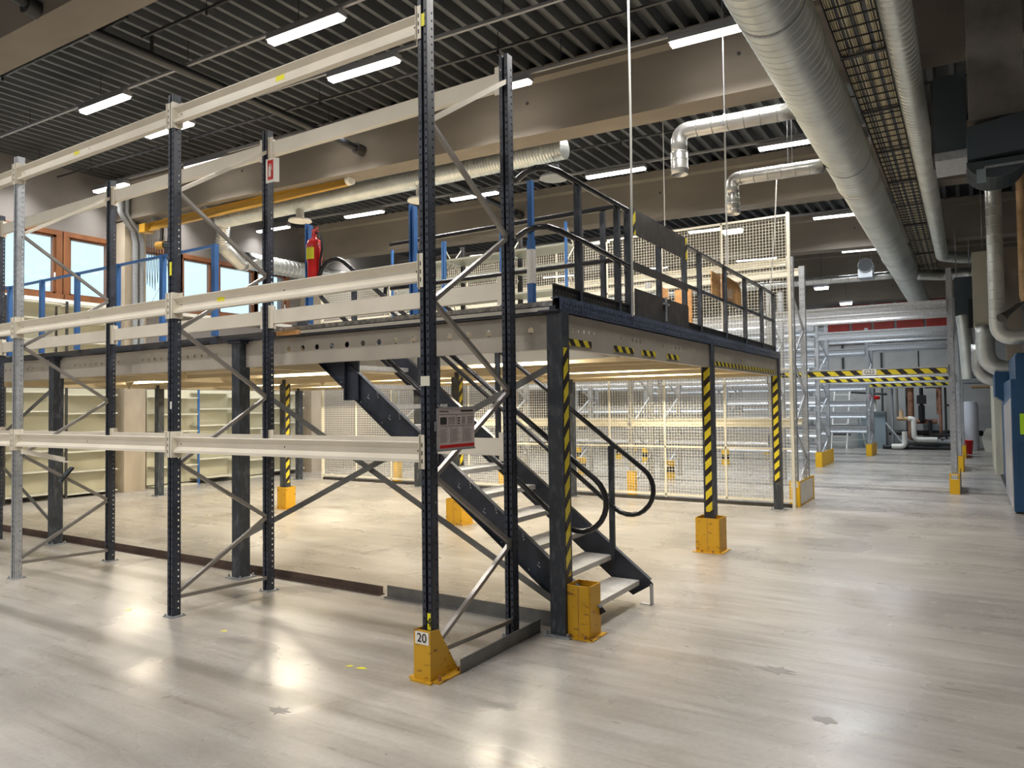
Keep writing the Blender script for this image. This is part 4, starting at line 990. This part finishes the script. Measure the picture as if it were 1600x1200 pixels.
for a_, b_ in zip(pp[:-1], pp[1:]):
    if (b_-a_).length > .04:
        q1, r1 = ribbed(a_, b_, .13, .05, 18, .010); q += q1[:-1]; rad += r1[:-1]
t = thing('flexible_elbow', 'crumpled silver flexible duct dropping beside the yellow crane track', 'duct', (-10.5, 6.5, 4.7))
part('duct_run', MB().tube(q, .1, 18, radii=rad), 'ductw', t, True)
duct('wall_duct', 'wide spiral duct running above the windows along the left wall', [([(-11.5, 7.5, 5.15), (-11.55, 13.5, 5.2)], .20, 0)])
# crane track with hoist
ck = thing('crane_track', 'yellow overhead crane track hung from the large concrete beam', 'crane', (-8.3, 4.95, 5.15))
za, zb = roofz(-11.1)-1.10, roofz(-5.6)-.96
part('track', MB().prism([(-.04, 0), (.04, 0), (.04, .02), (.01, .02), (.01, .14), (.04, .14), (.04, .16), (-.04, .16), (-.04, .14), (-.01, .14), (-.01, .02), (-.04, .02)], (-11.1, 4.95, za), (-5.6, 4.95, zb), (0, 1, 0), (0, 0, 1)), 'crane', ck)
part('end_stop', MB().tube([(-5.6, 4.95, zb+.08), (-5.52, 4.95, zb+.08)], .085, 14), 'white', ck); part('end_stop', MB().box(-11.35, -11.15, 4.85, 5.05, za-.02, za+.15), 'crane', ck)
for x in (-10.9, -9.2, -6.5):
    z = za+(x+11.1)*(zb-za)/5.5+.16
    part('hanger', MB().box(x-.03, x+.03, 4.85, 5.05, z, z+.10).bar((x-.18, 4.95, z+.12), (x+.18, 4.95, z+.12), .10, .02), 'galvd', ck)
    part('hanger_rod', MB().tube([(x, 4.95, z+.1), (x, 4.95, z+.35)], .008, 6), 'dark', ck)
ho = thing('chain_hoist', 'small yellow and black chain hoist under the crane track', 'hoist', (-10.7, 4.95, 4.6))
part('hoist_body', MB().tube([(-10.85, 4.95, 4.95), (-10.6, 4.95, 4.93)], .08, 14), 'crane', ho, True)
part('motor', MB().tube([(-10.6, 4.95, 4.93), (-10.35, 4.95, 4.90)], .065, 14).box(-10.52, -10.38, 4.88, 5.02, 4.62, 4.86), 'black', ho, True)
part('trolley', MB().box(-10.75, -10.69, 4.93, 4.97, 4.95, za+.02).box(-10.5, -10.44, 4.93, 4.97, 4.92, za+.03), 'dark', ho)
cb = MB()
for k in range(9): x = -11.25+.09*k; cb.tube([(x, 4.95, 5.1), (x+.01, 4.95, 4.6-.03*(k % 3)), (x+.03, 4.95, 4.2-.05*(k % 4)), (x+.09, 4.95, 5.08)], .006, 6)
part('festoon_cable', cb, 'dark', ho)
part('control_cable', MB().tube([(-10.5, 4.95, 4.6), (-10.7, 4.9, 4.1), (-11.1, 4.85, 3.6), (-11.3, 4.8, 3.1)], .006, 6), 'rope', ho)
# cables hanging from the ceiling
single('hanging_cable', MB().tube([(.36, 2.4, roofz(.36)), (.355, 2.42, 4), (.35, 2.40, 2.42)], .011, 8), 'rope', 'white cable hanging from the ceiling in front of the railing', 'cable', smooth=True)
single('hanging_cable', MB().tube([(.30, 5.6, 5.95), (.30, 5.6, 3.38)], .011, 8), 'rope', 'white cable tube dropping to the railing post beside the wooden board', 'cable', smooth=True)
single('hanging_cable', MB().tube([(.35, 8.3, 5.2), (.30, 8.32, 4.4), (.18, 8.3, 3.0)], .010, 8), 'rope', 'white cable slanting down in front of the mesh fence end', 'cable', smooth=True)
single('hanging_cable', MB().tube([(-.4, 5.3, 6.05), (-.4, 5.3, 3.3)], .006, 6), 'rope', 'thin wire hanging between the two branch ducts', 'cable', smooth=True)

# ================================================================== RIGHT SIDE: FANS, DUCTS, MACHINE
t = thing('fan_unit', 'dark fan casing under a lagged vertical duct in the top right corner', 'fan', (3.08, 4.4, 3.7))
part('lagged_duct', MB().box(2.885, 3.30, 4.15, 4.55, 4.16, 6.05), 'wrap', t)
arcp = [(.215+.225*math.cos(PI+PI*k/14), .10+.17*math.sin(PI+PI*k/14)) for k in range(15)]
part('casing', MB().prism([(.43, .47), (0, .41), (0, .12), (.43, .14)], (2.865, 4.10, 3.68), (2.865, 4.58, 3.68), (1, 0, 0), (0, 0, 1)), 'fan', t)
part('fan_drum', MB().prism([(x, z) for x, z in arcp], (2.865, 4.14, 3.68), (2.865, 4.58, 3.68), (1, 0, 0), (0, 0, 1)), 'fan', t)
part('rim', MB().prism([(x, z) for x, z in arcp]+[(.215+(x-.215)*.95, .10+(z-.10)*.93) for x, z in reversed(arcp)], (2.865, 4.12, 3.68), (2.865, 4.6, 3.68), (1, 0, 0), (0, 0, 1)), 'fan', t)
part('cover_plate', MB().box(2.93, 3.0, 4.108, 4.12, 3.58, 3.70), 'cabinet', t)
part('cover_plate', MB().box(2.99, 3.30, 4.105, 4.12, 3.70, 3.72), 'galvd', t)
t = thing('fan_coil', 'dark blue grey box unit left of the fan casing', 'fan unit', (2.72, 4.7, 4.0))
part('casing', MB().box(2.60, 2.87, 4.62, 5.2, 4.05, 4.80), 'fan', t); part('tray', MB().box(2.60, 2.87, 4.60, 5.2, 3.97, 4.05), 'galv', t)
m = MB()
for k in range(16): m.box(2.575, 2.60, 4.62+.035*k, 4.635+.035*k, 4.05, 4.78)
part('cooling_fins', m, 'dark', t)
for (pts, r, br_, mat, nm, lab) in (
    ([(3.21, 9.5, 5.1), (3.21, 9.5, 2.57), (4.6, 9.5, 2.57)], .105, .22, 'duct', 'machine_duct', 'vertical spiral duct bending right above the blue machine'),
    ([(3.55, 9.35, 5.0), (3.55, 9.35, 3.05), (4.6, 9.35, 3.0)], .07, .15, 'tan', 'machine_duct', 'tan insulated pipe beside the lit concrete column'),
    ([(3.10, 12.2, 3.0), (3.10, 12.2, 2.25), (3.75, 12.2, 2.15)], .15, .35, 'duct', 'machine_duct', 'wide silver duct curving into the blue machine'),
    ([(3.02, 13.4, 2.75), (3.02, 13.4, 2.1), (3.7, 13.4, 1.98)], .14, .3, 'ductw', 'machine_duct', 'rearmost silver duct curving into the blue machine')):
    duct(nm, lab, [(pts, r, br_)], mat, .14 if mat != 'tan' else .3, 24)
single('hanger_rod', MB().tube([(3.1, 12.3, 4.35), (3.1, 12.3, 6.05)], .008, 6), 'galvd', 'steel rod holding up the beige air shaft', 'rod')
single('air_shaft', MB().box(2.93, 3.24, 12.1, 12.5, 3.0, 4.35), 'wallg', 'beige rectangular air shaft above the silver machine ducts', 'duct')
t = thing('extract_unit', 'dark blue extract box right of the first portal upright', 'fan unit', (2.9, 14.6, 3.3))
part('casing', MB().box(2.62, 2.95, 14.4, 15.0, 3.45, 4.25), 'fan', t); part('motor', MB().box(2.86, 3.0, 14.2, 14.4, 3.15, 3.75), 'black', t)
part('outlet', MB().tube([(2.75, 14.5, 3.45), (2.78, 14.5, 3.2), (2.84, 14.5, 2.1)], .13, 16), 'duct', t, True)
part('hanger_rod', MB().tube([(2.66, 14.55, 4.25), (2.66, 14.55, 5.3)], .01, 6).tube([(2.9, 14.9, 4.25), (2.9, 14.9, 5.3)], .01, 6), 'galvd', t)
t = thing('round_outlet', 'round black mouthed duct outlet box left of the large duct', 'duct', (.9, 15, 4.6))
part('box', MB().box(.72, 1.02, 14.95, 15.4, 4.52, 4.72), 'galv', t); part('collar', MB().tube([(.88, 14.9, 4.80), (.88, 15.4, 4.80)], .155, 24, cap=False), 'galv', t, True, solid=.004)
part('hanger_rod', MB().tube([(.75, 15.1, 4.7), (.75, 15.1, 6.1)], .006, 6).tube([(1.0, 15.1, 4.7), (1.0, 15.1, 6.1)], .006, 6), 'galvd', t)
part('mouth_shade', MB().tube([(.88, 14.92, 4.80), (.88, 14.93, 4.80)], .148, 24), 'ink', t)  # black disc painted in for the shade inside the open duct
duct('cross_duct', 'horizontal silver duct running left under the far concrete beam', [([(BX-.2, 15.9, 4.66), (-6, 15.9, 4.75)], .09, 0)], 'ductw', .2, 18)
# hood and clutter at the right edge
t = thing('extraction_hood', 'beige sloping extraction hood at the right picture edge', 'hood', (3.8, 8.9, 2.6))
part('hood', MB().prism([(0, 0), (1.0, 0), (1.0, 1.5), (.18, 1.5)], (3.56, 8.7, 2.72), (3.56, 9.1, 2.72), (1, 0, 0), (0, 0, 1)), 'wallp', t)
part('lip', MB().box(3.55, 4.6, 8.68, 9.12, 2.66, 2.72), 'black', t)
single('teal_housing', MB().box(3.58, 4.3, 8.4, 8.8, 4.02, 4.35), 'teal', 'dark teal housing at the right edge above the hood', 'housing')
t = thing('horn_speaker', 'brown horn loudspeaker pointing left beside the vertical duct', 'loudspeaker', (3.3, 9.0, 2.9))
part('horn', MB().tube([(3.24, 8.8, 2.80), (3.30, 8.86, 2.86), (3.40, 8.95, 2.95), (3.46, 9.0, 3.0)], .05, 16, radii=[.075, .045, .03, .028]), 'brown', t, True)
part('mount', MB().bar((3.46, 9.0, 3.0), (3.62, 9.1, 3.1), .03, .03), 'dark', t)
# blue machine
mc = thing('blue_machine', 'large blue industrial machine with grey reflective side at the right edge', 'machine', (4.2, 12, 0))
part('base_body', MB().prism([(0, .0), (1.9, .0), (1.9, 1.92), (0, 1.92)], (3.34, 9.28, .03), (3.34, 11.9, .03), (1, 0, 0), (0, 0, 1)), 'mblue', mc)
part('side_skin', MB().prism([(9.34, .05), (11.85, .05), (11.85, 1.55), (9.34, 1.68)], (3.332, 0, 0), (3.339, 0, 0), (0, 1, 0), (0, 0, 1)), 'mside', mc)
part('top_housing', MB().prism([(0, 0), (1.8, 0), (1.8, .38), (0, .38)], (3.42, 9.28, 1.95), (3.42, 11.7, 1.95), (1, 0, 0), (0, 0, 1)), 'mblue', mc)
part('front_panel', MB().prism([(0, .22), (.18, 0), (1.6, 0), (1.6, .72), (0, .72)], (3.40, 9.20, 1.58), (3.40, 9.275, 1.58), (1, 0, 0), (0, 0, 1)), 'mblue', mc)
part('front_panel', MB().box(3.42, 5.1, 9.25, 9.28, .06, 1.0), 'mblue', mc)
part('sticker', MB().box(3.435, 3.56, 9.272, 9.2795, 1.15, 1.45), 'lime', mc, label='lime green sticker')
part('control_case', MB().prism([(0, .12), (.15, 0), (.4, 0), (.4, .55), (0, .55)], (3.22, 12.0, 1.60), (3.22, 13.2, 1.60), (1, 0, 0), (0, 0, 1)), 'mblue', mc)
part('rear_body', MB().box(3.42, 5.2, 12.0, 15.6, .03, 2.1), 'mblue', mc)
part('plinth', MB().box(3.36, 5.2, 9.32, 15.6, 0, .03), 'black', mc)
single('partition_edge', MB().box(3.30, 3.38, 15.75, 15.85, 0, 2.1), 'wallg', 'pale partition edge standing beyond the blue machine', 'partition')
single('switch_cabinet', MB().box(3.30, 3.50, 16.25, 19, 0, 2.5), 'wallg', 'pale tall cabinet standing beyond the blue machine', 'cabinet')

# ================================================================== FAR WALL AREA
for i, (x0, x1) in enumerate(((-1.75, -.95), (-.85, -.2), (-.1, .55), (.65, 1.5), (1.6, 2.3))):
    t = thing('red_wall_panel', 'dark red upper wall panel, %s from the left on the back wall' % ordn[i], 'wall panel', ((x0+x1)/2, 26.5, 3.8), 'red panels on the back wall')
    part('panel', MB().box(x0, x1, 26.5, 26.58, 3.85, 5.3), 'redpanel', t)
m = MB()
for i, (x0, x1) in enumerate(((-2.4, -1.2), (-1.15, .1), (.15, 1.3), (1.35, 2.6))):
    single('grey_wall_panel', MB().box(x0, x1, 26.4, 26.55, 2.5, 3.75), 'wallp', 'grey framed wall panel, %s from the left above the pipes' % ordn[i], 'wall panel', 'grey panels on the back wall')
single('wall_mullion', MB().box(.10, .16, 26.3, 26.4, 0, 3.8).box(-1.2, -1.14, 26.3, 26.4, 2.4, 3.8), 'dark', 'dark steel mullions between the grey wall panels', 'mullion')
# rolling ladder
t = thing('rolling_ladder', 'white rolling platform ladder standing against the back wall', 'ladder', (-1.0, 24.6, 0))
for x in (-1.35, -.85): part('stile', MB().bar((x, 24.3, .0), (x+.08, 25.1, 2.55), .04, .03), 'white', t)
for k in range(11): part('rung', MB().box(-1.34+.007*k, -.84+.007*k, 24.33+.07*k, 24.40+.07*k, .22+.21*k, .245+.21*k), 'white', t)
part('support_frame', MB().bar((-.35, 25.4, 0), (-.75, 25.1, 2.4), .03, .03).bar((-.85, 24.4, .3), (-.35, 25.4, .3), .03, .03).bar((-.85, 24.4, .9), (-.45, 25.3, .9), .025, .025), 'white', t)
single('steel_cabinet', MB().box(-.62, .28, 25.5, 26.1, 0, 1.3), 'cabinet', 'blue grey steel cabinet in front of the back wall pipes', 'cabinet')
t = thing('valve_wheel', 'red hand wheel valve above the steel cabinet', 'valve', (-.08, 25.7, 1.3))
part('wheel', MB().lathe([(.17, .42), (.20, .45), (.20, .52), (.17, .55)], (-.08, 25.7, 1.30), 16), 'red', t); part('stem', MB().lathe([(.10, 0), (.06, .1), (.06, .42)], (-.08, 25.7, 1.30), 12), 'white', t)
part('spindle', MB().tube([(-.08, 25.7, 1.8), (-.06, 25.7, 2.5)], .03, 8), 'dark', t)
pipes = [([(1.12, 25, 2.5), (1.12, 25, 0)], .10, 'rust', 'rusty brown vertical pipe'), ([(1.0, 25.2, 2.5), (1.0, 25.2, .02)], .05, 'dark', 'dark vertical pipe next to the rusty one'),
    ([(1.05, 24.6, 1.05), (1.22, 24.6, 1.05), (1.22, 24.6, .35), (1.9, 24.6, .35)], .085, 'white', 'white lagged pipe with a long vertical leg'),
    ([(.55, 24.4, .12), (.95, 24.4, .12), (.95, 24.4, .62)], .085, 'white', 'white lagged pipe elbow near the floor'),
    ([(.4, 25.3, .55), (3.2, 25.3, .55)], .09, 'dark', 'long dark horizontal pipe'), ([(.8, 25.0, .25), (2.7, 25.0, .25)], .12, 'galvd', 'grey thick horizontal pipe near the floor'),
    ([(1.25, 25, .95), (1.9, 25, .95)], .08, 'rust', 'short red brown horizontal pipe'), ([(2.0, 24.9, 2.35), (2.0, 24.9, .4)], .05, 'rust', 'thin rusty vertical pipe'),
    ([(.3, 24.8, 2.25), (3.4, 24.8, 2.25)], .06, 'galvd', 'long grey horizontal pipe below the third portal beam'), ([(-2.2, 25, .62), (-.8, 25, .62)], .18, 'galvd', 'wide grey horizontal pipe behind the ladder'),
    ([(2.15, 25, 2.1), (2.15, 25, .3)], .035, 'dark', 'thin dark vertical pipe'), ([(2.15, 25, 1.5), (2.7, 25, 1.5)], .035, 'dark', 'thin dark horizontal branch pipe'),
    ([(.55, 25, 2.4), (.55, 25, .1)], .04, 'galvd', 'thin grey vertical pipe'), ([(1.45, 24.9, 2.1), (1.45, 24.9, .9)], .06, 'black', 'black vertical pipe with the pump head')]
pipes += [([(.72, 24.8, 2.3), (.72, 24.8, 1.1)], .035, 'steel', 'thin bright vertical pipe above the brass valve'), ([(1.7, 24.7, 1.0), (1.7, 24.7, .5), (2.4, 24.7, .5)], .06, 'black', 'black elbow pipe right of the pump block'),
    ([(.35, 24.9, .9), (.95, 24.5, .12)], .03, 'galvd', 'slanting thin grey pipe near the white elbow'), ([(-.75, 25, 2.0), (.4, 25, 1.9)], .04, 'dark', 'dark horizontal pipe above the steel cabinet'),
    ([(.25, 24.7, .08), (2.75, 24.7, .08)], .07, 'black', 'long black pipe lying along the floor'), ([(1.55, 25.1, 2.15), (1.95, 25.1, 2.15), (1.95, 25.1, 1.2)], .07, 'rust', 'brown elbow pipe beside the pump head'),
    ([(2.9, 25.3, 2.1), (3.6, 25.3, 2.1)], .05, 'tan', 'tan horizontal pipe behind the white tank'), ([(3.5, 25, 2.2), (3.5, 25, .2)], .05, 'rust', 'brown vertical pipe right of the white tank')]
for pts, r, mat, lab in pipes:
    single('wall_pipe', MB().tube(smooth_path(pts, .15) if len(pts) > 2 else pts, r, 12), mat, lab+' at the back wall', 'pipe', smooth=True)
single('pump_head', MB().box(1.32, 1.60, 24.7, 24.9, 1.55, 1.85).tube([(1.45, 24.8, 1.0), (1.45, 24.8, 1.5)], .10, 12), 'black', 'black pump head on the black vertical pipe', 'pump')
single('brass_valve', MB().tube([(.72, 24.6, 1.05), (1.04, 24.6, 1.05)], .07, 12).lathe([(.12, 0), (.07, .1), (.05, .3)], (.85, 24.6, 1.05), 12), 'tan', 'tan brass valve body on the white pipe', 'valve', smooth=True)
single('red_valve', MB().lathe([(.05, 0), (.10, .05), (.10, .12), (.04, .18)], (2.4, 24.7, .7), 12), 'red', 'small red valve left of the first portal upright', 'valve', smooth=True)
single('motor_housing', MB().box(1.45, 1.95, 25.3, 25.65, .0, .85), 'cabinet', 'green grey pump motor block between the pipes', 'pump')
t = thing('water_tank', 'tall white cylindrical tank right of the portal uprights', 'tank', (2.84, 25, 0))
part('tank_body', MB().lathe([(.22, 0), (.24, .05), (.24, 1.45), (.20, 1.6), (.1, 1.62)], (2.84, 25, 0), 24), 'poly', t, True)
single('wrapped_bundle', MB().prism([(0, 0), (.25, 0), (.32, .55), (.25, .75), (.05, .72), (-.08, .4)], (3.22, 24.3, 0), (3.22, 24.6, 0), (1, 0, 0), (0, 0, 1)), 'shelf', 'crumpled beige wrapped bundle beside the white tank', 'bundle')
single('fire_bucket', MB().lathe([(.12, 0), (.16, .42), (.02, .44)], (2.75, 22.9, 0), 14), 'red', 'orange red bucket behind the portal foot guards', 'bucket', smooth=True)
single('wall_box', MB().box(-3.5, -2.4, 26.3, 26.55, 3.9, 4.9), 'shelf', 'pale box on the back wall left of the red panels', 'box')
